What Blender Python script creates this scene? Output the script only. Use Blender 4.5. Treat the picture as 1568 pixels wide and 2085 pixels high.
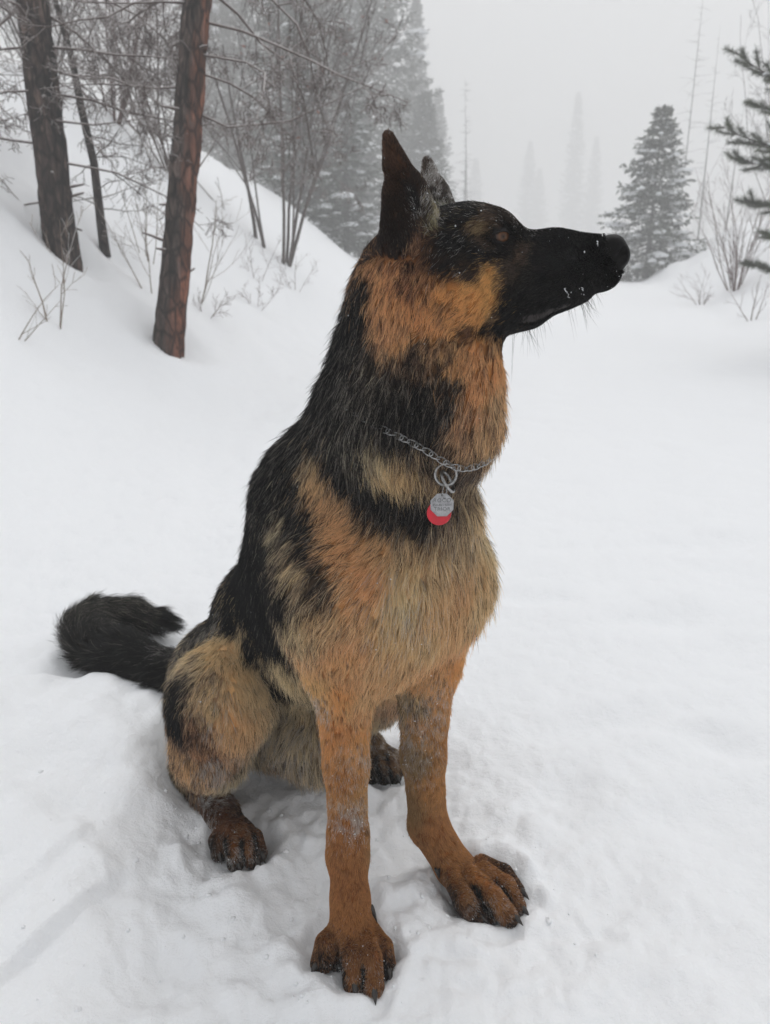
import bpy, bmesh, math, random
import numpy as np
from mathutils import Vector, Matrix

for o in list(bpy.data.objects):
    bpy.data.objects.remove(o)
SC = bpy.context.scene
COL = SC.collection
rad = math.radians

# ------------------------------------------------------------------ camera
cam = bpy.data.cameras.new('camera')
cam.sensor_fit = 'VERTICAL'
cam.sensor_height = 24.0
cam.lens = 18.13
cam.clip_start = 0.02
cam.clip_end = 900.0
cam.dof.use_dof = True
cam.dof.focus_distance = 0.93
cam.dof.aperture_fstop = 5.4
cam_ob = bpy.data.objects.new('camera', cam)
cam_ob.location = (0, 0, 0.82)
cam_ob.rotation_euler = (rad(90 - 17), 0, 0)
COL.objects.link(cam_ob)
SC.camera = cam_ob

# ------------------------------------------------------------------ sky, sun, exposure
SUN_EL, SUN_AZ = rad(58), rad(20)
world = bpy.data.worlds.new('World')
SC.world = world
world.use_nodes = True
wn = world.node_tree
wn.nodes.clear()
sky = wn.nodes.new('ShaderNodeTexSky')
sky.sky_type = 'NISHITA'
sky.sun_disc = False
sky.sun_elevation = SUN_EL
sky.sun_rotation = SUN_AZ
sky.air_density = 1.0
sky.dust_density = 6.0
sky.ozone_density = 1.0
hsv = wn.nodes.new('ShaderNodeHueSaturation')      # overcast: the clouds take the blue out of the sky
hsv.inputs['Saturation'].default_value = 0.10
mixc = wn.nodes.new('ShaderNodeMix')
mixc.data_type = 'RGBA'
mixc.inputs[0].default_value = 0.6
mixc.inputs[7].default_value = (8.6, 8.75, 8.9, 1)
bg = wn.nodes.new('ShaderNodeBackground')
bg.inputs[1].default_value = 0.10
wo = wn.nodes.new('ShaderNodeOutputWorld')
wn.links.new(sky.outputs[0], hsv.inputs['Color'])
wn.links.new(hsv.outputs[0], mixc.inputs[6])
wn.links.new(mixc.outputs[2], bg.inputs[0])
wn.links.new(bg.outputs[0], wo.inputs[0])

sun = bpy.data.lights.new('sun', 'SUN')
sun.energy = 0.6
sun.angle = rad(35)
sun.color = (1.0, 0.97, 0.93)
sun_ob = bpy.data.objects.new('sun', sun)
sun_ob.rotation_euler = (math.pi / 2 - SUN_EL, 0, -SUN_AZ + math.pi)
sun_ob.location = (0, 0, 30)
COL.objects.link(sun_ob)

vs = SC.view_settings
vs.view_transform = 'Standard'
vs.look = 'None'
vs.gamma = 1.0
vs.use_curve_mapping = False
vs.exposure = 0.30
cy = SC.cycles
cy.use_denoising = True
cy.max_bounces = 8
cy.diffuse_bounces = 4
cy.glossy_bounces = 4
cy.transmission_bounces = 6
cy.transparent_max_bounces = 12
cy.volume_bounces = 2
cy.use_adaptive_sampling = True
cy.adaptive_threshold = 0.015
SC.cycles_curves.shape = 'RIBBONS'

# ------------------------------------------------------------------ helpers
def lin(r, g, b):
    f = lambda c: (c / 255 / 12.92) if c <= 10 else ((c / 255 + 0.055) / 1.055) ** 2.4
    return (f(r), f(g), f(b), 1.0)

def tag(o, label=None, cat=None, group=None, kind=None):
    if label: o['label'] = label
    if cat: o['category'] = cat
    if group: o['group'] = group
    if kind: o['kind'] = kind
    return o

def empty(name, loc):
    o = bpy.data.objects.new(name, None)
    o.location = loc
    o.empty_display_size = 0.1
    COL.objects.link(o)
    return o

def mesh_obj(name, verts, faces, mat, parent=None, smooth=True, attr=None, local=None):
    """verts are world coordinates; the object is placed at `local` (or its parent's place) and keeps them."""
    verts = np.asarray(verts, dtype=np.float64)
    org = np.array(local if local is not None else (parent.location if parent else (0, 0, 0)), float)
    me = bpy.data.meshes.new(name)
    if isinstance(faces, np.ndarray):
        k = faces.shape[1]
        me.vertices.add(len(verts))
        me.vertices.foreach_set('co', (verts - org).astype(np.float32).ravel())
        me.loops.add(faces.size)
        me.loops.foreach_set('vertex_index', faces.astype(np.int32).ravel())
        me.polygons.add(len(faces))
        me.polygons.foreach_set('loop_start', np.arange(0, faces.size, k, dtype=np.int32))
        me.update(calc_edges=True)
        me.validate()
    else:
        me.from_pydata((verts - org).tolist(), [], faces)
    if smooth:
        me.polygons.foreach_set('use_smooth', np.ones(len(me.polygons), dtype=bool))
    if attr:
        for nm, dat in attr.items():
            a = me.attributes.new(nm, 'FLOAT_COLOR', 'POINT')
            d = np.ones((len(verts), 4), np.float32)
            d[:, :3] = dat
            a.data.foreach_set('color', d.ravel())
    me.update()
    for m in (mat if isinstance(mat, (list, tuple)) else [mat]):
        me.materials.append(m)
    o = bpy.data.objects.new(name, me)
    if parent is not None:
        o.parent = parent
        if local is not None:
            o.location = Vector(org) - parent.location
    else:
        o.location = org
    COL.objects.link(o)
    return o

class NT:
    """small node-tree helper"""
    def __init__(self, name):
        self.m = bpy.data.materials.new(name)
        self.m.use_nodes = True
        self.t = self.m.node_tree
        self.b = self.t.nodes['Principled BSDF']
        self.out = self.t.nodes['Material Output']
    def n(self, kind, **kw):
        nd = self.t.nodes.new(kind)
        for k, v in kw.items():
            setattr(nd, k, v)
        return nd
    def l(self, a, b):
        self.t.links.new(a, b)
    def ramp(self, fac, stops):
        r = self.n('ShaderNodeValToRGB')
        el = r.color_ramp.elements
        el[0].position, el[0].color = stops[0]
        el[1].position, el[1].color = stops[-1]
        for p, c in stops[1:-1]:
            e = el.new(p)
            e.color = c
        self.l(fac, r.inputs[0])
        return r.outputs[0]
    def noise(self, scale, detail=6, rough=0.6, stretch=None):
        tc = self.n('ShaderNodeTexCoord')
        mp = self.n('ShaderNodeMapping')
        if stretch: mp.inputs['Scale'].default_value = stretch
        self.l(tc.outputs['Object'], mp.inputs[0])
        nz = self.n('ShaderNodeTexNoise')
        nz.inputs['Scale'].default_value = scale
        nz.inputs['Detail'].default_value = detail
        nz.inputs['Roughness'].default_value = rough
        self.l(mp.outputs[0], nz.inputs['Vector'])
        return nz.outputs[0]
    def bump(self, h, strength, dist):
        b = self.n('ShaderNodeBump')
        b.inputs['Strength'].default_value = strength
        b.inputs['Distance'].default_value = dist
        self.l(h, b.inputs['Height'])
        self.l(b.outputs[0], self.b.inputs['Normal'])

# value noise in numpy, periodic lattice of hashed values
_rs = np.random.RandomState(5)
_LAT = _rs.rand(64, 64, 64).astype(np.float32)
def vnoise2(x, y, seed=0):
    xi = np.floor(x).astype(int); yi = np.floor(y).astype(int)
    fx = x - xi; fy = y - yi
    fx = fx * fx * (3 - 2 * fx); fy = fy * fy * (3 - 2 * fy)
    L = _LAT[seed % 64]
    g = lambda a, b: L[a & 63, b & 63]
    return (g(xi, yi) * (1 - fx) + g(xi + 1, yi) * fx) * (1 - fy) + (g(xi, yi + 1) * (1 - fx) + g(xi + 1, yi + 1) * fx) * fy - 0.5
def fbm2(x, y, octv=4, seed=0, gain=0.5):
    r = 0; a = 1.0
    for k in range(octv):
        r = r + a * vnoise2(x * 2 ** k + 13.7 * k, y * 2 ** k + 7.3 * k, seed + k)
        a *= gain
    return r
def vnoise3(p):
    i = np.floor(p).astype(int); f = p - i
    f = f * f * (3 - 2 * f); r = 0
    for dx in (0, 1):
        for dy in (0, 1):
            for dz in (0, 1):
                w = (f[:, 0] if dx else 1 - f[:, 0]) * (f[:, 1] if dy else 1 - f[:, 1]) * (f[:, 2] if dz else 1 - f[:, 2])
                r = r + w * _LAT[(i[:, 0] + dx) & 63, (i[:, 1] + dy) & 63, (i[:, 2] + dz) & 63]
    return r - 0.5
def sstep(a, b, x):
    t = np.clip((x - a) / (b - a), 0, 1)
    return t * t * (3 - 2 * t)
def unit(v):
    v = np.asarray(v, float)
    return v / np.maximum(np.linalg.norm(v, axis=-1, keepdims=True), 1e-9)

# ------------------------------------------------------------------ snow ground: one sheet, trail with a bank on each side
PAWS = [(-0.042, 0.765), (0.130, 0.862), (-0.216, 0.957), (-0.005, 1.150)]
DIPS = [(0.46, 1.30, .17, .05, 0.35, .020), (0.62, 1.22, .12, .05, -0.5, .016), (0.52, 1.02, .11, .06, 0.2, .012), (0.30, 1.08, .08, .05, 0.9, .010),
        (0.26, 0.66, .09, .05, 0.4, .008), (0.70, 1.75, .16, .07, 0.2, .018), (0.35, 1.9, .15, .06, -0.3, .012), (1.0, 2.3, .2, .08, 0.1, .018),
        (-0.30, 0.74, .09, .05, 0.9, .010), (-0.16, 0.64, .08, .05, 0.2, .008), (0.05, 0.98, .10, .06, 0.3, .010), (0.38, 0.80, .08, .05, -0.6, .009)]
def ground_h(x, y):
    x = np.asarray(x, float); y = np.asarray(y, float)
    r = np.hypot(x, y - 1.0)
    z = 0.66 * sstep(4.0, 21.0, y) - 0.9 * sstep(23, 60, y)
    # left bank and hillside
    yy = np.clip(y, -6, 60)
    xf = -1.32 + 0.165 * np.minimum(yy, 8.5) + 0.02 * np.maximum(yy - 8.5, 0)
    xf = xf - 0.2 * sstep(0, -6, yy)
    d = np.maximum(xf - x, 0)
    b = 0.82 * (d - 0.55 * (1 - np.exp(-d / 0.55)))
    b = np.where(b > 2.3, 2.3 + (b - 2.3) * 0.42, b)
    b = np.where(b > 9, 9 + (b - 9) * 0.03, b)
    z = z + b + 0.30 * fbm2(x * 0.6, y * 0.6, 3, 3) * sstep(0.3, 2.0, d)
    # right bank, lumpy with buried brush
    xr = 2.3 + 0.20 * yy
    d2 = np.maximum(x - xr, 0)
    b2 = 0.62 * (d2 - 0.5 * (1 - np.exp(-d2 / 0.5)))
    b2 = np.where(b2 > 1.2, 1.2 + (b2 - 1.2) * 0.25, b2)
    b2 = np.where(b2 > 5, 5 + (b2 - 5) * 0.05, b2)
    fade = sstep(60, 26, y)
    z = z + b2 * fade + 0.42 * np.maximum(fbm2(x * 1.1 + 5, y * 1.1, 3, 9), -0.12) * sstep(0.1, 0.9, d2) * fade
    # rolling of the trail
    near = sstep(5, 0.8, r)
    z = z + 0.05 * fbm2(x * 0.5, y * 0.5, 3, 20) * sstep(1.2, 4, r)
    z = z + 0.020 * fbm2(x * 1.9 + 3, y * 1.9, 3, 24) * sstep(0.5, 1.5, r)
    z = z + 0.017 * fbm2(x * 5.2, y * 5.2 + 3, 3, 30) * (0.35 + 0.65 * near)
    # trodden, crumbly snow round the dog
    tr = np.exp(-((x + 0.02) ** 2 / 0.16 + (y - 0.86) ** 2 / 0.12))
    z = z + tr * (0.034 * fbm2(x * 11, y * 11, 4, 36, 0.55) + 0.016 * np.abs(fbm2(x * 26, y * 26, 2, 41)))
    z = z + near * (0.0042 * fbm2(x * 34, y * 34, 3, 44))
    for (dx, dy, a, bb, th, dep) in DIPS:
        c, s = math.cos(th), math.sin(th)
        u = (x - dx) * c + (y - dy) * s; v = -(x - dx) * s + (y - dy) * c
        q = (u / a) ** 2 + (v / bb) ** 2
        z = z - dep * np.exp(-q * 1.6) + dep * 0.35 * np.exp(-(np.sqrt(q) - 1.5) ** 2 * 3)
    # heap behind and beside the dog
    wx = x + 0.05 * fbm2(x * 5, y * 5, 3, 50); wy = y + 0.05 * fbm2(x * 5 + 9, y * 5, 3, 52)
    wy = wy + 0.10 * fbm2(x * 3.3 + 2, y * 2, 2, 61)
    heap = sstep(-0.315, -0.43, wx) * sstep(0.80, 1.24, wy) * (1 - 0.62 * sstep(1.27, 1.36, wy))
    heap2 = sstep(-0.30, -0.47, wx) * sstep(0.72, 0.84, wy) * 0.25
    z = z + 0.100 * heap * (0.95 + 0.55 * fbm2(x * 5.5 + 4, y * 3, 3, 63)) + 0.05 * heap2 * (1 - heap) + heap * 0.02 * fbm2(x * 9, y * 9, 3, 55)
    z = z + 0.035 * sstep(-0.3, -0.9, x) * sstep(1.3, 2.2, y) * sstep(3.2, 2.2, y)
    # pressed track with straight edges at the lower left
    tx, ty = 0.55, 0.835                                        # its direction
    e = (x + 0.452) * ty - (y - 0.731) * tx                     # signed distance, positive to the right
    along = (x + 0.452) * tx + (y - 0.731) * ty
    lim = sstep(0.21, 0.15, along + 0.02 * fbm2(x * 20, y * 20, 2, 58))
    e = e + 0.003 * fbm2(x * 40, y * 40, 2, 60)
    z = z + lim * (0.020 * sstep(0.003, -0.007, e) - 0.006 * sstep(-0.040, -0.060, e) + 0.010 * sstep(-0.080, -0.10, e))
    # paws press in and push up a rim
    for (px, py) in PAWS:
        q = np.hypot(x - px, y - py)
        z = z - 0.020 * np.exp(-(q / 0.050) ** 4) + 0.011 * np.exp(-((q - 0.078) / 0.020) ** 2) * (0.7 + 1.6 * fbm2(x * 30, y * 30, 2, 66))
    # seat
    q = np.hypot((x + 0.24), (y - 1.22))
    z = z - 0.02 * np.exp(-(q / 0.16) ** 4)
    for (tx_, ty_) in ((-2.176, 5.493), (-1.404, 5.066), (-2.102, 6.12)):        # wells in the snow round the trunks
        q = np.hypot(x - tx_, y - ty_)
        z = z - 0.07 * np.exp(-(q / 0.19) ** 2) + 0.03 * np.exp(-((q - 0.36) / 0.13) ** 2)
    return z + 0.006
def build_ground():
    nf, nb, nr = 680, 110, 560
    th = np.concatenate([np.linspace(rad(35), rad(145), nf), np.linspace(rad(145), rad(395), nb)[1:-1]])
    rr = np.concatenate([[0.02], np.geomspace(0.10, 0.45, 30)[:-1], np.geomspace(0.45, 8, 410)[:-1], np.geomspace(8, 430, nr - 440)])
    T, R = np.meshgrid(th, rr)
    x = R * np.cos(T); y = R * np.sin(T)
    z = ground_h(x, y)
    n, mth = len(rr), len(th)
    V = np.stack([x, y, z], 2).reshape(-1, 3)
    i = np.arange(n - 1)[:, None] * mth
    j = np.arange(mth)[None]
    j2 = (j + 1) % mth
    F = np.stack([i + j, i + mth + j, i + mth + j2, i + j2], 2).reshape(-1, 4)[:, ::-1]
    m = NT('snow')
    m.b.inputs['Base Color'].default_value = (0.88, 0.892, 0.912, 1)
    m.b.inputs['Roughness'].default_value = 0.65
    m.b.inputs['Specular IOR Level'].default_value = 0.25
    n1 = m.noise(60, 7, 0.68)
    m.bump(n1, 0.55, 0.010)
    g = mesh_obj('snow_ground', V, F, m.m)
    tag(g, 'deep white snow covering the trail and banks', kind='structure')
    return g, m.m
ground, SNOW = build_ground()

# ------------------------------------------------------------------ vegetation
class MB:
    """collects tubes, blades and lumps into one mesh"""
    def __init__(self): self.v = []; self.f = []; self.n = 0; self.c = []
    def tube(self, path, radii, sides=5, cap=True):
        path = np.asarray(path, float); radii = np.asarray(radii, float)
        t = np.empty_like(path); t[1:-1] = path[2:] - path[:-2]; t[0] = path[1] - path[0]; t[-1] = path[-1] - path[-2]; t = unit(t)
        ref = np.array([0.0, 0.0, 1.0]) if abs(t[0][2]) < 0.9 else np.array([1.0, 0.0, 0.0])
        a = unit(np.cross(t, ref)); b = np.cross(t, a)
        an = np.arange(sides) * 2 * math.pi / sides
        ring = path[:, None] + radii[:, None, None] * (a[:, None] * np.cos(an)[None, :, None] + b[:, None] * np.sin(an)[None, :, None])
        k = len(path)
        self.v.append(ring.reshape(-1, 3))
        i = np.arange(k - 1)[:, None] * sides; j = np.arange(sides)[None]; j2 = (j + 1) % sides
        self.f.append(np.stack([i + j, i + j2, i + sides + j2, i + sides + j], 2).reshape(-1, 4) + self.n)
        self.n += k * sides
    def quads(self, q):                                     # q: (n,4,3)
        n = len(q)
        self.v.append(q.reshape(-1, 3))
        self.f.append(np.arange(n * 4).reshape(n, 4) + self.n)
        self.n += n * 4
    def lump(self, c, rx, ry, rz, rg, ax=None, nu=7, nv=4):
        """uneven dome of snow, flat side down"""
        ph = np.linspace(0.0, math.pi * 0.62, nv); th = np.arange(nu) * 2 * math.pi / nu
        P = np.stack([np.outer(np.sin(ph), np.cos(th)), np.outer(np.sin(ph), np.sin(th)), np.outer(np.cos(ph), np.ones(nu))], 2)
        P = P * (0.82 + 0.36 * rg.rand(nv, nu, 1)) * np.array([rx, ry, rz])
        if ax is not None:
            ca, sa = math.cos(ax), math.sin(ax)
            P = np.stack([P[..., 0] * ca - P[..., 1] * sa, P[..., 0] * sa + P[..., 1] * ca, P[..., 2]], 2)
        self.v.append((P + np.asarray(c)).reshape(-1, 3))
        i = np.arange(nv - 1)[:, None] * nu; j = np.arange(nu)[None]; j2 = (j + 1) % nu
        self.f.append(np.stack([i + j, i + nu + j, i + nu + j2, i + j2], 2).reshape(-1, 4) + self.n)
        self.n += nu * nv
    def build(self, name, mat, parent=None, smooth=True, local=None):
        return mesh_obj(name, np.concatenate(self.v), np.concatenate(self.f), mat, parent, smooth, local=local)

# ---- materials
def bark_mat(name, cols, scale=(6, 6, 1.5), rust=None):
    m = NT(name)
    n1 = m.noise(4.0, 8, 0.7, scale)
    c = m.ramp(n1, [(0.30, lin(*cols[0])), (0.52, lin(*cols[1])), (0.72, lin(*cols[2]))])
    if rust:
        tc = m.n('ShaderNodeTexCoord'); sp = m.n('ShaderNodeSeparateXYZ')
        m.l(tc.outputs['Object'], sp.inputs[0])
        nz = m.noise(2.6, 5, 0.65, (5, 5, 0.9))
        ad = m.n('ShaderNodeMath', operation='MULTIPLY_ADD')
        m.l(nz, ad.inputs[0]); ad.inputs[1].default_value = 0.26
        sb = m.n('ShaderNodeMath', operation='MULTIPLY_ADD')  # x - lean*z
        m.l(sp.outputs[2], sb.inputs[0]); sb.inputs[1].default_value = -rust[1]; m.l(sp.outputs[0], sb.inputs[2])
        m.l(sb.outputs[0], ad.inputs[2])
        fac = m.ramp(ad.outputs[0], [(0.13, (0, 0, 0, 1)), (0.21, (1, 1, 1, 1))])
        n2 = m.noise(5.0, 7, 0.7, (8, 8, 1.2))
        rc = m.ramp(n2, [(0.32, lin(44, 33, 29)), (0.5, lin(100, 64, 50)), (0.7, lin(140, 94, 74))])
        mx = m.n('ShaderNodeMix', data_type='RGBA')
        m.l(fac, mx.inputs[0]); m.l(c, mx.inputs[6]); m.l(rc, mx.inputs[7])
        c = mx.outputs[2]
    vo = m.n('ShaderNodeTexVoronoi', feature='DISTANCE_TO_EDGE')    # plates of bark with dark cracks between
    tv = m.n('ShaderNodeTexCoord'); mv = m.n('ShaderNodeMapping'); mv.inputs['Scale'].default_value = (17, 17, 7.5)
    m.l(tv.outputs['Object'], mv.inputs[0]); m.l(mv.outputs[0], vo.inputs['Vector']); vo.inputs['Scale'].default_value = 1.0
    cr = m.ramp(vo.outputs['Distance'], [(0.02, (0.16, 0.15, 0.15, 1)), (0.16, (1, 1, 1, 1))])
    mu = m.n('ShaderNodeMix', data_type='RGBA', blend_type='MULTIPLY'); mu.inputs[0].default_value = 0.85
    m.l(c, mu.inputs[6]); m.l(cr, mu.inputs[7]); c = mu.outputs[2]
    vp = m.n('ShaderNodeTexVoronoi'); vp.inputs['Scale'].default_value = 1.0      # each plate its own shade
    m.l(mv.outputs[0], vp.inputs['Vector'])
    sh = m.ramp(vp.outputs['Color'], [(0.15, (0.55, 0.54, 0.53, 1)), (0.85, (1.75, 1.7, 1.68, 1))])
    mw = m.n('ShaderNodeMix', data_type='RGBA', blend_type='MULTIPLY'); mw.inputs[0].default_value = 1.0
    m.l(c, mw.inputs[6]); m.l(sh, mw.inputs[7]); c = mw.outputs[2]
    m.l(c, m.b.inputs['Base Color'])
    m.b.inputs['Roughness'].default_value = 0.9
    m.b.inputs['Specular IOR Level'].default_value = 0.1
    m.bump(m.noise(30, 5, 0.7, (3, 3, 1)), 0.6, 0.01)
    return m.m

def twig_mat(name, col, rime=0.5, rimecol=(205, 205, 206), scale=6.0):
    """bare twig with rime lying on its upper side"""
    m = NT(name)
    geo = m.n('ShaderNodeNewGeometry'); sp = m.n('ShaderNodeSeparateXYZ')
    m.l(geo.outputs['Normal'], sp.inputs[0])
    nz = m.noise(scale, 3, 0.6)
    ad = m.n('ShaderNodeMath', operation='MULTIPLY_ADD')
    m.l(nz, ad.inputs[0]); ad.inputs[1].default_value = 1.2; m.l(sp.outputs[2], ad.inputs[2])
    hi = 1.55 - rime
    fac = m.ramp(ad.outputs[0], [(min(0.98, hi - 0.12), (0, 0, 0, 1)), (min(1.0, hi + 0.12), (1, 1, 1, 1))])
    mx = m.n('ShaderNodeMix', data_type='RGBA')
    m.l(fac, mx.inputs[0])
    mx.inputs[6].default_value = lin(*col); mx.inputs[7].default_value = lin(*rimecol)
    m.l(mx.outputs[2], m.b.inputs['Base Color'])
    m.b.inputs['Roughness'].default_value = 0.85
    m.b.inputs['Specular IOR Level'].default_value = 0.15
    return m.m

def needle_mat(name, dark, light):
    m = NT(name)
    c = m.ramp(m.noise(3.0, 4, 0.7), [(0.3, lin(*dark)), (0.7, lin(*light))])
    m.l(c, m.b.inputs['Base Color'])
    m.b.inputs['Roughness'].default_value = 0.7
    m.b.inputs['Specular IOR Level'].default_value = 0.2
    return m.m

BARK_DARK = bark_mat('dark_bark', [(24, 20, 20), (58, 48, 45), (108, 92, 84)])
BARK_RUST = bark_mat('rust_bark', [(26, 22, 21), (70, 60, 56), (118, 106, 100)], rust=(0, 0.146))
BARK_GREY = bark_mat('grey_bark', [(38, 34, 33), (62, 56, 54), (90, 82, 78)])
TWIG_BROWN = twig_mat('brown_twig', (74, 60, 55), 0.62, (196, 190, 188))
TWIG_GREY = twig_mat('grey_twig', (86, 78, 75), 0.55, (205, 203, 202))
TWIG_PALE = twig_mat('pale_twig', (132, 118, 106), 0.62, (214, 214, 214))
TWIG_RED = twig_mat('reddish_twig', (92, 68, 64), 0.5, (200, 196, 196))
ALDER = twig_mat('alder_bark', (84, 75, 72), 0.42, (196, 194, 193))
NEEDLE = needle_mat('spruce_needles', (38, 44, 37), (80, 86, 72))
NEEDLE_PINE = needle_mat('pine_needles', (34, 42, 30), (76, 84, 56))
DRYLEAF = needle_mat('dry_leaf', (112, 70, 58), (150, 100, 84))
SNOWLOAD = NT('branch_snow')
SNOWLOAD.b.inputs['Base Color'].default_value = (0.84, 0.86, 0.88, 1)
SNOWLOAD.b.inputs['Roughness'].default_value = 0.8
SNOWLOAD = SNOWLOAD.m

def wander(rg, p, d, length, n, jit, grav=0.0):
    pts = [np.array(p, float)]; d = unit(np.array(d, float)); st = length / (n - 1)
    for _ in range(n - 1):
        d = unit(d + rg.randn(3) * jit + np.array([0, 0, grav]))
        pts.append(pts[-1] + d * st)
    return np.array(pts), d

def branchy(B, rg, p, d, length, r, depth, jit=0.10, grav=0.0, ratio=0.55, kids=(3, 5), sides=4, spread=0.75, rmin=0.0016, tiplen=0.06):
    n = max(4, int(5 + length * 2))
    path, dl = wander(rg, p, d, length, n, jit, grav)
    rr = r * (1 - 0.72 * np.linspace(0, 1, n))
    B.tube(path, np.maximum(rr, rmin), sides if r > 0.006 else 3)
    if depth <= 0: return
    k = rg.randint(kids[0], kids[1] + 1)
    for q in range(k):
        t = 0.22 + 0.76 * (q + rg.rand()) / k
        i = min(n - 2, int(t * (n - 1)))
        base = path[i] + (path[i + 1] - path[i]) * (t * (n - 1) - i)
        dd = unit(path[i + 1] - path[i])
        sd = unit(np.cross(dd, rg.randn(3)))
        nd = unit(dd * (1 - 0.35 * spread) + sd * spread)
        branchy(B, rg, base, nd, max(tiplen, length * ratio * (0.3 + 1.1 * rg.rand()) * (1.15 - 0.6 * t)), max(rmin, rr[i] * 0.62), depth - 1, jit * 1.15, grav, ratio, kids, 3, spread, rmin, tiplen)

def big_trunk(name, base, top, r0, r1, mat, parent, seed, plate=0.020):
    """tapered trunk whose bark is broken into upright plates"""
    base = np.array(base); top = np.array(top)
    n, sd = 150, 56
    t = np.linspace(0, 1, n)
    ax = base + (top - base) * t[:, None]
    L = np.linalg.norm(top - base)
    ax[:, 0] += 0.05 * np.sin(t * 5 + seed) * t; ax[:, 1] += 0.05 * np.cos(t * 4 + seed) * t
    r = r0 + (r1 - r0) * t + 0.05 * np.exp(-t * L / 0.25)
    an = np.arange(sd) * 2 * math.pi / sd
    A, T = np.meshgrid(an, t * L)
    cx, sx = np.cos(A), np.sin(A)
    q = np.stack([(cx * 9).ravel(), (sx * 9).ravel(), (T * 3.2).ravel()], 1) + seed * 7
    q2 = np.stack([(cx * 4).ravel(), (sx * 4).ravel(), (T * 9).ravel()], 1) + seed * 3
    pl = np.abs(vnoise3(q) + 0.35 * vnoise3(q * 2.1)) * 2
    dis = plate * (np.minimum(pl, 0.5) * 2 - 0.5) + plate * 0.7 * vnoise3(q2) + 0.5 * plate * vnoise3(q * 4)
    R = r[:, None] + dis.reshape(n, sd)
    V = np.stack([ax[:, 0:1] + R * cx, ax[:, 1:2] + R * sx, np.repeat(ax[:, 2:3], sd, 1)], 2).reshape(-1, 3)
    i = np.arange(n - 1)[:, None] * sd; j = np.arange(sd)[None]; j2 = (j + 1) % sd
    F = np.stack([i + j, i + j2, i + sd + j2, i + sd + j], 2).reshape(-1, 4)
    return mesh_obj(name, V, F, mat, parent)

def limb(parent, rg, p, d, length, r, mat, depth=2, grav=-0.02, kids=(4, 7), spread=0.8, ratio=0.5):
    B = MB()
    branchy(B, rg, p, d, length, r, depth, 0.17, grav, ratio, kids, 5, spread, 0.0020)
    return B.build('branch', mat, parent)

def tall_pine(name, base, top, r0, r1, mat, label, seed, limbs, twig, tmin, tmax):
    rg = np.random.RandomState(seed)
    e = empty(name, (base[0], base[1], base[2]))
    b = np.array(base) - (np.array(top) - np.array(base)) * 0.05
    big_trunk('trunk', b, top, r0, r1, mat, e, seed)
    for (t, az, ln, r, up) in limbs:
        t = tmin + (tmax - tmin) * (t - limbs[0][0]) / (limbs[-1][0] - limbs[0][0])
        p = np.array(base) + (np.array(top) - np.array(base)) * t
        d = np.array([math.cos(az), math.sin(az), up])
        limb(e, rg, p + d * r0 * 0.6, d, ln * 0.78, r * 0.62, twig, 3, -0.015, (5, 8), 0.85, 0.42)
    for q in range(7):                                       # broken stubs
        t = 0.04 + 0.30 * rg.rand(); az = rg.rand() * 6.28
        p = np.array(base) + (np.array(top) - np.array(base)) * t
        d = np.array([math.cos(az), math.sin(az), 0.15])
        B = MB(); pp, _ = wander(rg, p + d * r0 * 0.5, d, 0.10 + 0.10 * rg.rand(), 4, 0.1, 0.0)
        B.tube(pp, [0.013, 0.011, 0.009, 0.006], 6)
        B.build('stub', twig, e)
    return tag(e, label, 'tree', 'trees on the left bank')

def bare_shrub(name, base, stems, label, mat, seed, group, depth=2, kids=(3, 5), spread=0.6, ratio=0.5, r=0.010, cat='shrub', jit=0.08, grav=0.02, leaves=0, leafmat=None):
    """stems: list of (azimuth, lean, length)"""
    rg = np.random.RandomState(seed)
    e = empty(name, base)
    for (az, lean, ln) in stems:
        B = MB()
        d = np.array([math.cos(az) * lean, math.sin(az) * lean, 1.0])
        p = np.array(base) + np.array([math.cos(az), math.sin(az), 0]) * 0.04 * ln - np.array([0, 0, 0.06])
        branchy(B, rg, p, d, ln, r * (0.7 + 0.5 * rg.rand()), depth, jit, grav, ratio, kids, 5, spread, max(0.0014, r * 0.16))
        B.build('stem', mat, e)
    if leaves:
        B = MB()
        allv = np.concatenate([np.array([v.co for v in c.data.vertices][::7]) + np.array(base) for c in e.children])
        pk = allv[rg.randint(0, len(allv), leaves)]
        a = unit(rg.randn(leaves, 3)); b = unit(np.cross(a, rg.randn(leaves, 3))); s = (0.02 + 0.03 * rg.rand(leaves, 1))
        B.quads(np.stack([pk, pk + a * s * 0.6 + b * s * 0.4, pk + a * s * 1.5, pk + a * s * 0.6 - b * s * 0.4], 1))
        B.build('dry_leaves', leafmat, e, smooth=False)
    return tag(e, label, cat, group)

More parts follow.
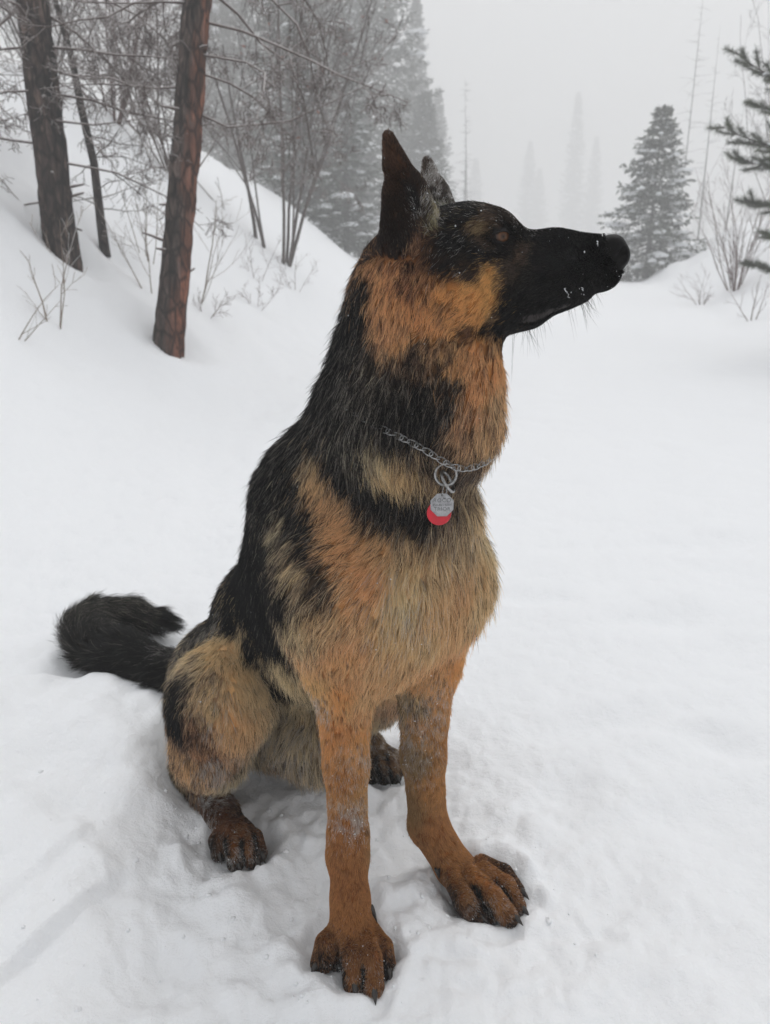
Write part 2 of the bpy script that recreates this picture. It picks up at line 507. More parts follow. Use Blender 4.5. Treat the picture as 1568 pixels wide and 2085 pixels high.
def spruce(name, base, height, width, label, seed, group, snow=1.0, dens=1.0, needle=None, bare=0.05, leafscale=1.0, cat='tree'):
    rg = np.random.RandomState(seed)
    needle = needle or NEEDLE
    base = np.array(base, float)
    e = empty(name, base)
    B = MB()
    lean = rg.randn(2) * 0.01 * height
    zz = np.linspace(-0.03, 1, 10)
    B.tube(np.stack([base[0] + lean[0] * zz ** 2, base[1] + lean[1] * zz ** 2, base[2] + zz * height], 1), 0.016 * height * (1.03 - zz) + 0.004, 8)
    B.build('trunk', BARK_GREY, e)
    NB = MB(); SB = MB(); WB = MB()
    nl = int((22 + height * 5.0) * dens)
    Q = []
    for li in range(nl):
        t = bare + (0.985 - bare) * (li + rg.rand() * 0.8) / nl
        nb = rg.randint(4, 7)
        a0 = rg.rand() * 6.28
        for k in range(nb):
            az = a0 + k * 6.283 / nb + rg.randn() * 0.25
            ln = width * 0.5 * (1 - t) ** 0.92 * (0.55 + 0.65 * rg.rand()) + 0.024 * height * max(0.0, 1 - t) ** 0.55
            up = 0.55 * t - 0.30 + rg.randn() * 0.10
            n = 6
            s = np.linspace(0, 1, n)
            out = np.array([math.cos(az), math.sin(az), 0])
            p0 = base + np.array([lean[0] * t * t, lean[1] * t * t, t * height])
            path = p0 + out * (s * ln)[:, None]
            path[:, 2] += ln * (up * s - 0.22 * s + 0.30 * s * s * (0.6 + rg.rand() * 0.6))
            WB.tube(path, 0.012 * ln * (1.05 - s) + 0.003, 3)
            side = np.array([-math.sin(az), math.cos(az), 0])
            m = max(7, int(12 * min(1.0, ln) * dens) + 5)
            for q in range(m):
                f = 0.12 + 0.88 * (q + rg.rand()) / m
                i = min(n - 2, int(f * (n - 1)))
                p = path[i] + (path[i + 1] - path[i]) * (f * (n - 1) - i)
                dd = unit(path[i + 1] - path[i])
                sg = 1 if q % 2 else -1
                td = unit(dd * 0.75 + side * sg * (0.95 - 0.3 * f) + np.array([0, 0, -0.25 + rg.randn() * 0.22]))
                tl = (0.34 * ln * (1.08 - f) + 0.06 * leafscale) * (0.7 + 0.6 * rg.rand())
                # blades along the side twig, set round it like needles
                nbld = max(4, int(tl / (0.045 * leafscale)))
                u = (np.arange(nbld) + rg.rand(nbld)) / nbld
                c = p + td * (tl * u)[:, None]
                rd = unit(rg.randn(nbld, 3))
                bd = unit(td + 0.75 * rd)
                w = unit(np.cross(bd, rg.randn(nbld, 3)))
                bl = leafscale * (0.050 + 0.035 * rg.rand(nbld, 1)); bw = leafscale * (0.009 + 0.007 * rg.rand(nbld, 1))
                Q.append(np.stack([c - w * bw, c + bd * bl * 0.9 - w * bw * 0.5, c + bd * bl + w * bw * 0.4, c + w * bw], 1))
            if rg.rand() < 0.62 * snow and ln > 0.12:
                for q in range(rg.randint(1, 4)):
                    f = 0.40 + 0.55 * rg.rand()
                    i = min(n - 2, int(f * (n - 1)))
                    p = path[i] + (path[i + 1] - path[i]) * (f * (n - 1) - i)
                    sz = (0.026 + 0.17 * min(ln, 1.0) * rg.rand() ** 1.8) * (0.7 + 0.4 * leafscale)
                    SB.lump(p + np.array([0, 0, 0.004]), sz * (0.9 + 0.9 * rg.rand()), sz * 0.60, sz * 0.40, rg, az)
    NB.quads(np.concatenate(Q))
    tag(NB.build('crown', needle, e, smooth=False), kind='stuff')
    tag(WB.build('branches', BARK_GREY, e), kind='stuff')
    if SB.n: tag(SB.build('snow_load', SNOWLOAD, e), kind='stuff')
    return tag(e, label, cat, group)

def copy_tree(src, loc, rz, sc, label, group=None):
    r = src.copy(); COL.objects.link(r)
    r.location = loc; r.rotation_euler = (0, 0, rz); r.scale = (sc[0], sc[0], sc[1])
    r['label'] = label
    if group: r['group'] = group
    for ch in src.children:
        c = ch.copy(); COL.objects.link(c); c.parent = r
    return r

def gz(x, y, dz=-0.02): return (x, y, float(ground_h(np.array([x]), np.array([y]))[0]) + dz)

# ---- the two big trunks and the thin dead one on the left bank
tall_pine('pine_tree', gz(-2.176, 5.493), (-2.310, 5.98, 6.1), 0.098, 0.075, BARK_DARK,
          'dark brown pine trunk at the far left with frosted dead branches', 3,
          [(0.17, 2.9, 1.1, .012, -.05), (0.24, 0.2, 1.3, .014, -.10), (0.27, 3.3, 1.4, .014, .05), (0.31, 5.6, 1.2, .013, .0), (0.33, 2.4, 1.6, .015, .1), (0.36, 0.4, 1.7, .016, -.05),
           (0.36, 3.9, 1.2, .013, .05), (0.40, 5.9, 1.3, .014, -.1), (0.41, 1.3, 1.5, .014, 0), (0.44, 0.0, 1.6, .016, -.12), (0.44, 3.1, 1.6, .015, -.05), (0.47, 4.4, 1.0, .012, 0),
           (0.50, 0.7, 1.6, .016, -.2), (0.52, 2.7, 1.5, .015, -.1), (0.54, 5.8, 1.5, .015, -.25), (0.58, 0.2, 1.6, .016, -.3), (0.6, 3.2, 1.6, .016, -.25)], TWIG_BROWN, 0.075, 0.36)
tall_pine('pine_tree', gz(-1.404, 5.066), (-0.55, 5.80, 6.3), 0.082, 0.062, BARK_RUST,
          'leaning pine trunk with rust red bark on its right side', 8,
          [(0.40, 0.3, 1.5, .014, -.05), (0.43, 3.0, 1.2, .013, .0), (0.45, 0.9, 1.5, .014, -.1), (0.47, 5.9, 1.3, .013, -.2), (0.49, 2.3, 1.4, .014, -.1), (0.51, 0.1, 1.7, .016, -.28),
           (0.53, 3.4, 1.3, .014, -.15), (0.55, 0.6, 1.7, .016, -.32), (0.58, 2.7, 1.5, .015, -.3), (0.60, 6.1, 1.6, .016, -.45), (0.63, 0.4, 1.7, .016, -.5)], TWIG_BROWN, 0.24, 0.42)
rgx = np.random.RandomState(31)
e = empty('dead_sapling', gz(-2.102, 6.12))
B = MB()
pth = np.array([(-2.10, 6.12, 0.95), (-2.11, 6.12, 1.24), (-2.12, 6.13, 1.61), (-2.17, 6.13, 1.96), (-2.20, 6.13, 2.28), (-2.27, 6.13, 2.62), (-2.36, 6.14, 3.1)])
B.tube(pth, [.042, .034, .030, .028, .024, .018, .012], 8)
B.build('trunk', BARK_GREY, e)
for k in range(22):
    t = 0.12 + 0.8 * rgx.rand(); i = min(5, int(t * 6)); p = pth[i] + (pth[i + 1] - pth[i]) * (t * 6 - i)
    az = rgx.rand() * 6.28
    limb(e, rgx, p, (math.cos(az), math.sin(az), 0.05 + 0.2 * rgx.randn()), 0.35 + 0.45 * rgx.rand(), 0.006, TWIG_GREY, 2, 0.0, (2, 4), 0.7)
tag(e, 'thin dark dead sapling leaning between the two pine trunks', 'tree', 'trees on the left bank')

# ---- thin twigs poking out of the snow on the left
G_TW = 'bare twigs on the left bank'
bare_shrub('twig_shrub', gz(-1.79, 4.283), [(0.3, 0.18, 0.62), (0.9, 0.25, 0.70), (2.6, 0.15, 0.40)], 'pale thin twig shrub in front of the dark left trunk', TWIG_PALE, 41, G_TW, 2, (3, 5), 0.6, 0.45, 0.0055)
bare_shrub('twig_shrub', gz(-1.833, 3.842), [(0.2, 0.75, 0.40), (2.7, 0.7, 0.25), (0.5, 1.4, 0.34)], 'forked pale twig lying low at the left edge of the picture', TWIG_PALE, 42, G_TW, 1, (2, 4), 0.6, 0.5, 0.005)
bare_shrub('twig_shrub', gz(-1.924, 6.584), [(0.2, 0.30, 0.85), (1.8, 0.35, 0.75), (3.2, 0.35, 0.85), (5.2, 0.3, 0.6)], 'loose twig shrub between the thin sapling and rust trunk', TWIG_PALE, 43, G_TW, 2, (3, 5), 0.65, 0.5, 0.006)
bare_shrub('twig_shrub', gz(-1.66, 5.75), [(0.5, 0.30, 0.80), (2.9, 0.35, 0.7), (2.0, 0.2, 0.9)], 'twig shrub standing close behind the foot of rust trunk', TWIG_PALE, 44, G_TW, 2, (3, 5), 0.6, 0.5, 0.0055)
bare_shrub('twig_shrub', gz(-1.52, 6.417), [(0.3, 0.45, 0.85), (0.9, 0.6, 0.9), (5.9, 0.5, 0.75), (2.6, .3, .6)], 'bare twig shrub fanning out right of the rust trunk', TWIG_PALE, 45, G_TW, 2, (3, 4), 0.6, 0.5, 0.006)
bare_shrub('twig_shrub', gz(-1.389, 6.194), [(0.4, 0.7, 0.28), (2.4, 0.5, 0.22), (5.4, 0.8, 0.25)], 'small seed stalk tuft low beside the rust trunk', TWIG_RED, 46, G_TW, 2, (3, 5), 0.7, 0.5, 0.004)
bare_shrub('twig_shrub', gz(-1.178, 7.265), [(0.2, 0.8, 0.34), (2.9, 0.6, 0.26), (1.2, 0.3, 0.3)], 'low reddish weed stalks halfway between rust trunk and dog', TWIG_RED, 47, G_TW, 2, (3, 5), 0.7, 0.5, 0.004)
bare_shrub('twig_shrub', gz(-0.986, 8.784), [(0.2, 0.7, 0.42), (2.9, 0.7, 0.40), (1.4, 0.4, 0.45), (4.4, .6, .4)], 'low reddish weed stalks nearest the dog on the left bank', TWIG_RED, 48, G_TW, 2, (3, 5), 0.7, 0.5, 0.0045)
bare_shrub('twig_shrub', gz(-1.30, 8.2), [(0.2, 0.5, 0.5), (2.5, 0.5, 0.4), (4.4, .6, .45)], 'weed stalks in front of the many stemmed alder', TWIG_RED, 49, G_TW, 2, (3, 5), 0.7, 0.5, 0.0045)

# ---- alders: many stems from one foot
rga = np.random.RandomState(51)
def fan(n, lean, l0, l1, rg): return [(rg.rand() * 6.28, lean * (0.25 + 0.75 * rg.rand()), l0 + (l1 - l0) * rg.rand()) for _ in range(n)]
G_AL = 'bare alders and brush on the hillside'
bare_shrub('alder_shrub', gz(-1.35, 10.212), [(0.1, 0.22, 3.6), (0.4, 0.30, 3.9), (6.0, 0.12, 4.0), (1.2, 0.1, 4.0), (3.0, 0.10, 3.6), (2.9, 0.2, 3.0), (0.2, 0.40, 3.4), (5.4, 0.2, 3.2), (0.9, .16, 3.8)],
           'many stemmed bare alder rising from the bank beside the dog', ALDER, 52, G_AL, 3, (5, 7), 0.50, 0.42, 0.020, jit=0.05, leaves=110, leafmat=DRYLEAF)
bare_shrub('alder_shrub', gz(-1.543, 10.318), [(2.6, 0.02, 2.4), (2.9, 0.9, 1.3)], 'single thin upright stem left of the many stemmed alder', ALDER, 53, G_AL, 2, (3, 5), 0.6, 0.4, 0.024, jit=0.04)
spots = [(-2.35, 9.6, 12, 2.6, 'grey brown bare thicket on the slope right behind rust trunk'), (-3.0, 9.4, 12, 2.3, 'dense brown thicket on the slope between the two trunks'),
         (-3.6, 9.2, 12, 2.2, 'brown thicket on the slope just right of the dark trunk'), (-4.3, 8.9, 11, 2.3, 'frosted thicket on the slope behind the dark trunk'),
         (-3.2, 19.0, 9, 5.2, 'tall pale grey alder thicket behind the many stemmed alder'), (-5.2, 18.0, 9, 5.0, 'tall bare thicket above the slope near the picture top'),
         (-4.9, 8.0, 9, 2.0, 'frosted brush at the upper left corner'), (-2.2, 19.5, 9, 4.6, 'pale reddish alder brush in front of the snowy spruces'),
         (-7.0, 17.0, 9, 4.6, 'faint tall brush above the dark trunk near picture top')]
for k, (x, y, ns, ht, lab) in enumerate(spots):
    bare_shrub('bare_thicket', gz(x, y), fan(ns, 0.75, ht * 0.55, ht, rga), lab, [TWIG_BROWN, TWIG_RED, TWIG_GREY][k % 3] if k < 4 else TWIG_GREY, 60 + k, G_AL, 3, (4, 6), 0.6, 0.50, 0.012, jit=0.08)

# ---- spruces behind the dog
G_SP = 'snowy spruces along the trail'
spruce('spruce_tree', gz(-2.1, 21.0), 4.6, 2.6, 'small snowy spruce left of the ears, nearest the alder', 71, G_SP, 1.2, leafscale=1.3)
spruce('spruce_tree', gz(-1.05, 22.5), 5.6, 2.5, 'snow dusted young spruce directly left of the ears', 72, G_SP, 1.3, leafscale=1.35)
sp3 = spruce('spruce_tree', gz(-3.0, 27.0), 9.5, 3.8, 'spruce hidden deep in the alder stems', 73, G_SP, 1.0, 0.9, leafscale=1.9)
big = spruce('spruce_tree', gz(-0.9, 41.0), 22.0, 7.4, 'tall pale spruce fading into fog above the ears', 74, G_SP, 1.0, 0.75, leafscale=3.3)
spruce('spruce_tree', gz(2.0, 41.0), 9.0, 4.4, 'faded spruce right behind the far ear', 75, G_SP, 1.0, 0.8, leafscale=2.6)
spruce('spruce_tree', gz(7.1, 22.0), 4.3, 3.3, 'broad snow laden spruce standing above the nose', 76, G_SP, 2.2, 0.85, leafscale=1.7)
# ---- more of the forest, fainter with distance
G_FAR = 'far spruces fading in the fog'
far = [(-7.8, 43, 1.05, 1.15, 0.7, 'tall misty spruce at the top left of the spruce row'), (-4.0, 47, 1.0, 1.1, 2.1, 'tall misty spruce over the alder stems'),
       (1.9, 58, 0.8, 0.85, 1.2, 'faint narrow spruce right of the tall pale spruce'),
       (4.4, 70, 0.75, 0.72, 3.3, 'faint spruce beyond the far ear tip'),
       (17.6, 165, 1.3, 1.05, 0.4, 'ghostly spruce low over the forehead'), (29.5, 172, 1.2, 1.25, 2.2, 'ghostly spruce left of the pale pair over the muzzle'),
       (38.0, 168, 1.25, 1.62, 4.0, 'ghostly tall spruce over the bridge of the nose'), (43.5, 174, 1.1, 1.3, 5.1, 'ghostly spruce just left of the broad spruce'),
       (33.0, 178, 1.2, 1.05, 3.0, 'ghostly short spruce between the pale tall ones'), (61.0, 160, 1.0, 0.85, 0.9, 'ghostly spruce behind the broad spruce'), (72.0, 162, 1.0, 0.8, 1.9, 'ghostly spruce right of the broad spruce')]
for (x, y, s1, s2, rz, lab) in far:
    copy_tree(big, gz(x, y, -0.1), rz, (s1 * 0.9, s2), lab, G_FAR)
def snag(x, y, h, r, lab, seed):
    rg = np.random.RandomState(seed)
    b = gz(x, y)
    e = empty('dead_snag', b)
    B = MB()
    z = np.linspace(-0.02, 1, 8)
    px = b[0] + 0.02 * h * z * rg.randn() + 0.01 * h * rg.randn() * z ** 2
    B.tube(np.stack([px, np.full(8, b[1]), b[2] + h * z], 1), r * (1.05 - z), 6)
    B.build('trunk', BARK_GREY, e)
    B = MB()
    for k in range(int(h * 5)):
        t = 0.3 + 0.68 * rg.rand(); az = rg.rand() * 6.28
        p = np.array([np.interp(t, z, px), b[1], b[2] + h * t])
        path, _ = wander(rg, p, (math.cos(az), math.sin(az), 0.1), h * 0.09 * (1.2 - t) * (0.5 + rg.rand()), 4, 0.15, -0.03)
        B.tube(path, np.linspace(r * 0.22, r * 0.06, 4), 3)
    tag(B.build('branches', BARK_GREY, e), kind='stuff')
    tag(e, lab, 'tree', 'dead snags in the fog')
snag(6.9, 68, 16, 0.10, 'thin bare snag in fog right of the far ear', 81)
snag(5.7, 60, 10.8, 0.12, 'short faint snag close to the far ear', 82)
snag(13.5, 38, 12.6, 0.035, 'needle thin snag rising behind the broad spruce', 83)
snag(12.6, 33, 8.0, 0.030, 'thin leaning snag at the right flank of the broad spruce', 84)
snag(14.5, 35, 6.0, 0.030, 'short bare snag right of the broad spruce', 85)

# ---- right bank: bare bushes and a pine reaching in from the edge
rgr = np.random.RandomState(91)
G_RB = 'bare bushes on the right bank'
bare_shrub('bare_bush', gz(5.75, 13.2), fan(15, 0.62, 0.9, 2.1, rgr), 'bare many stemmed bush on the right snowbank', TWIG_RED, 92, G_RB, 2, (4, 6), 0.45, 0.5, 0.012, jit=0.06)
bare_shrub('bare_bush', gz(7.0, 14.2), fan(11, 0.42, 2.0, 4.4, rgr), 'tall bare bush behind the pine boughs at the right edge', TWIG_GREY, 93, G_RB, 3, (4, 6), 0.55, 0.45, 0.010, jit=0.07)
bare_shrub('bare_bush', gz(4.75, 10.3), [(2.6, 0.5, 0.5), (0.4, 0.4, 0.62), (1.4, 0.2, 0.6)], 'small twig poking from the snow at the right edge', TWIG_RED, 94, G_RB, 2, (3, 4), 0.6, 0.5, 0.008)
bare_shrub('bare_bush', gz(5.1, 12.9), fan(7, 1.0, 0.3, 0.7, rgr), 'low brush half buried in the right snowbank', TWIG_RED, 95, G_RB, 2, (3, 5), 0.6, 0.5, 0.007)
bare_shrub('bare_bush', gz(6.75, 12.6), fan(10, 0.7, 0.9, 1.9, rgr), 'dense bare bush under the pine boughs at the right edge', TWIG_GREY, 96, G_RB, 3, (3, 5), 0.55, 0.5, 0.012)

def edge_pine():
    rg = np.random.RandomState(97)
    base = np.array(gz(4.02, 7.6))
    e = empty('pine_tree', base)
    B = MB()
    z = np.linspace(-0.05, 1, 10)
    B.tube(np.stack([base[0] + 0.05 * z, np.full(10, base[1]), base[2] + z * 6.5], 1), 0.09 * (1.1 - z), 10)
    B.build('trunk', BARK_GREY, e)
    SBm = MB()
    # boughs toward the trail: height, reach, azimuth, rise at the tip
    for (hz_, ln, az, up) in [(3.40, 0.72, 3.30, .16), (3.18, 0.60, 2.9, .10), (2.80, 1.05, 3.22, .22), (2.62, 0.75, 2.8, .10), (2.70, 0.85, 3.6, .1), (2.33, 1.10, 3.18, .12), (2.20, 0.85, 2.75, .05), (2.15, 0.9, 3.65, .05),
                              (1.85, 0.75, 3.1, .0), (1.55, 0.62, 3.4, .0), (1.30, 0.60, 2.9, .0), (3.7, 0.5, 3.2, .3), (4.1, 0.5, 3.0, .3), (2.9, .8, 0.3, .1), (2.3, .9, 5.2, .1), (2.0, .9, 1.2, .1), (3.3, .6, 1.5, .1), (4.5, .45, 0.5, .3), (4.8, .4, 3.1, .3), (5.3, .3, 2., .4), (5.6, .3, 4.2, .4)]:
        WBm = MB(); Q = []
        n = 7; s = np.linspace(0, 1, n)
        out = np.array([math.cos(az), math.sin(az), 0]); side = np.array([-math.sin(az), math.cos(az), 0])
        p0 = np.array([base[0] + 0.03, base[1], base[2] + hz_ - 0.50])
        path = p0 + out * (s * ln)[:, None]; path[:, 2] += ln * (-0.18 * s + (up + 0.22) * s * s)
        WBm.tube(path, 0.016 * (1.1 - s), 5)
        tips = []
        for q in range(11):
            f = 0.25 + 0.75 * (q + 0.5 * rg.rand()) / 11
            i = min(n - 2, int(f * (n - 1))); p = path[i] + (path[i + 1] - path[i]) * (f * (n - 1) - i)
            dd = unit(path[i + 1] - path[i]); sg = 1 if q % 2 else -1
            td = unit(dd * 0.9 + side * sg * 0.75 + np.array([0, 0, -0.12 + 0.18 * rg.randn()]))
            tl = ln * 0.34 * (1.15 - f) + 0.07
            tips.append((p, td, tl))
        tips.append((path[-2], unit(path[-1] - path[-2]), 0.14))
        for (p, td, tl) in tips:
            c2, d2 = wander(rg, p, td, tl, 5, 0.06, 0.06)
            WBm.tube(c2, np.linspace(0.006, 0.003, 5), 4)
            m = int(150 * tl / 0.2) + 40
            u = (0.15 + 0.85 * rg.rand(m)) * 4
            i = np.minimum(3, u.astype(int)); c = c2[i] + (c2[i + 1] - c2[i]) * (u - i)[:, None]
            ax = unit(c2[i + 1] - c2[i])
            bd = unit(ax * 0.75 + unit(rg.randn(m, 3)) * 0.9)
            w = unit(np.cross(bd, rg.randn(m, 3)))
            bl = 0.040 + 0.018 * rg.rand(m, 1)
            Q.append(np.stack([c - w * 0.0016, c + bd * bl - w * 0.0006, c + bd * bl + w * 0.0006, c + w * 0.0016], 1))
        bo = WBm.build('bough', BARK_GREY, e)
        NBm = MB(); NBm.quads(np.concatenate(Q))
        nd = NBm.build('needles', NEEDLE_PINE, None, smooth=False, local=tuple(e.location))
        nd.parent = bo; nd.location = (0, 0, 0)
        for q in range(3):
            f = 0.35 + 0.5 * rg.rand(); i = min(n - 2, int(f * (n - 1))); p = path[i]
            SBm.lump(p + np.array([0, 0, 0.02]), 0.07 + 0.05 * rg.rand(), 0.035, 0.025, rg, az)
    tag(SBm.build('snow_load', SNOWLOAD, e), kind='stuff')
    tag(e, 'green pine whose boughs reach in from the right edge', 'tree')
edge_pine()

# ---- loose crumbs of snow kicked up round the paws and haunches
def snow_crumbs():
    rg = np.random.RandomState(17)
    B = MB()
    for (cx, cy, sg, n) in [(-0.05, 0.74, 0.08, 38), (0.13, 0.84, 0.08, 33), (-0.22, 0.93, 0.08, 33), (-0.33, 1.02, 0.07, 27), (-0.10, 0.90, 0.16, 49), (0.05, 0.95, 0.14, 27), (-0.40, 0.85, 0.16, 33), (0.16, 0.86, 0.1, 16)]:
        for _ in range(n):
            x, y = cx + rg.randn() * sg * 0.62, cy + rg.randn() * sg * 0.62
            s = 0.0010 + 0.0045 * rg.rand() ** 4
            z = float(ground_h(np.array([x]), np.array([y]))[0])
            B.lump((x, y, z + s * 0.1), s * (0.8 + 0.6 * rg.rand()), s * (0.7 + 0.5 * rg.rand()), s * 0.8, rg, rg.rand() * 6, 7, 5)
    o = B.build('snow_crumbs', SNOW)
    tag(o, 'loose crumbs of snow scattered round the paws', kind='stuff')
snow_crumbs()

# ------------------------------------------------------------------ dog: one continuous body grown from a distance field
DOG_O = np.array([-0.108, 1.042, 0.0])
DOG_F = unit(np.array([0.58, -0.81, 0.0]))
DOG_L = np.array([-DOG_F[1], DOG_F[0], 0.0])
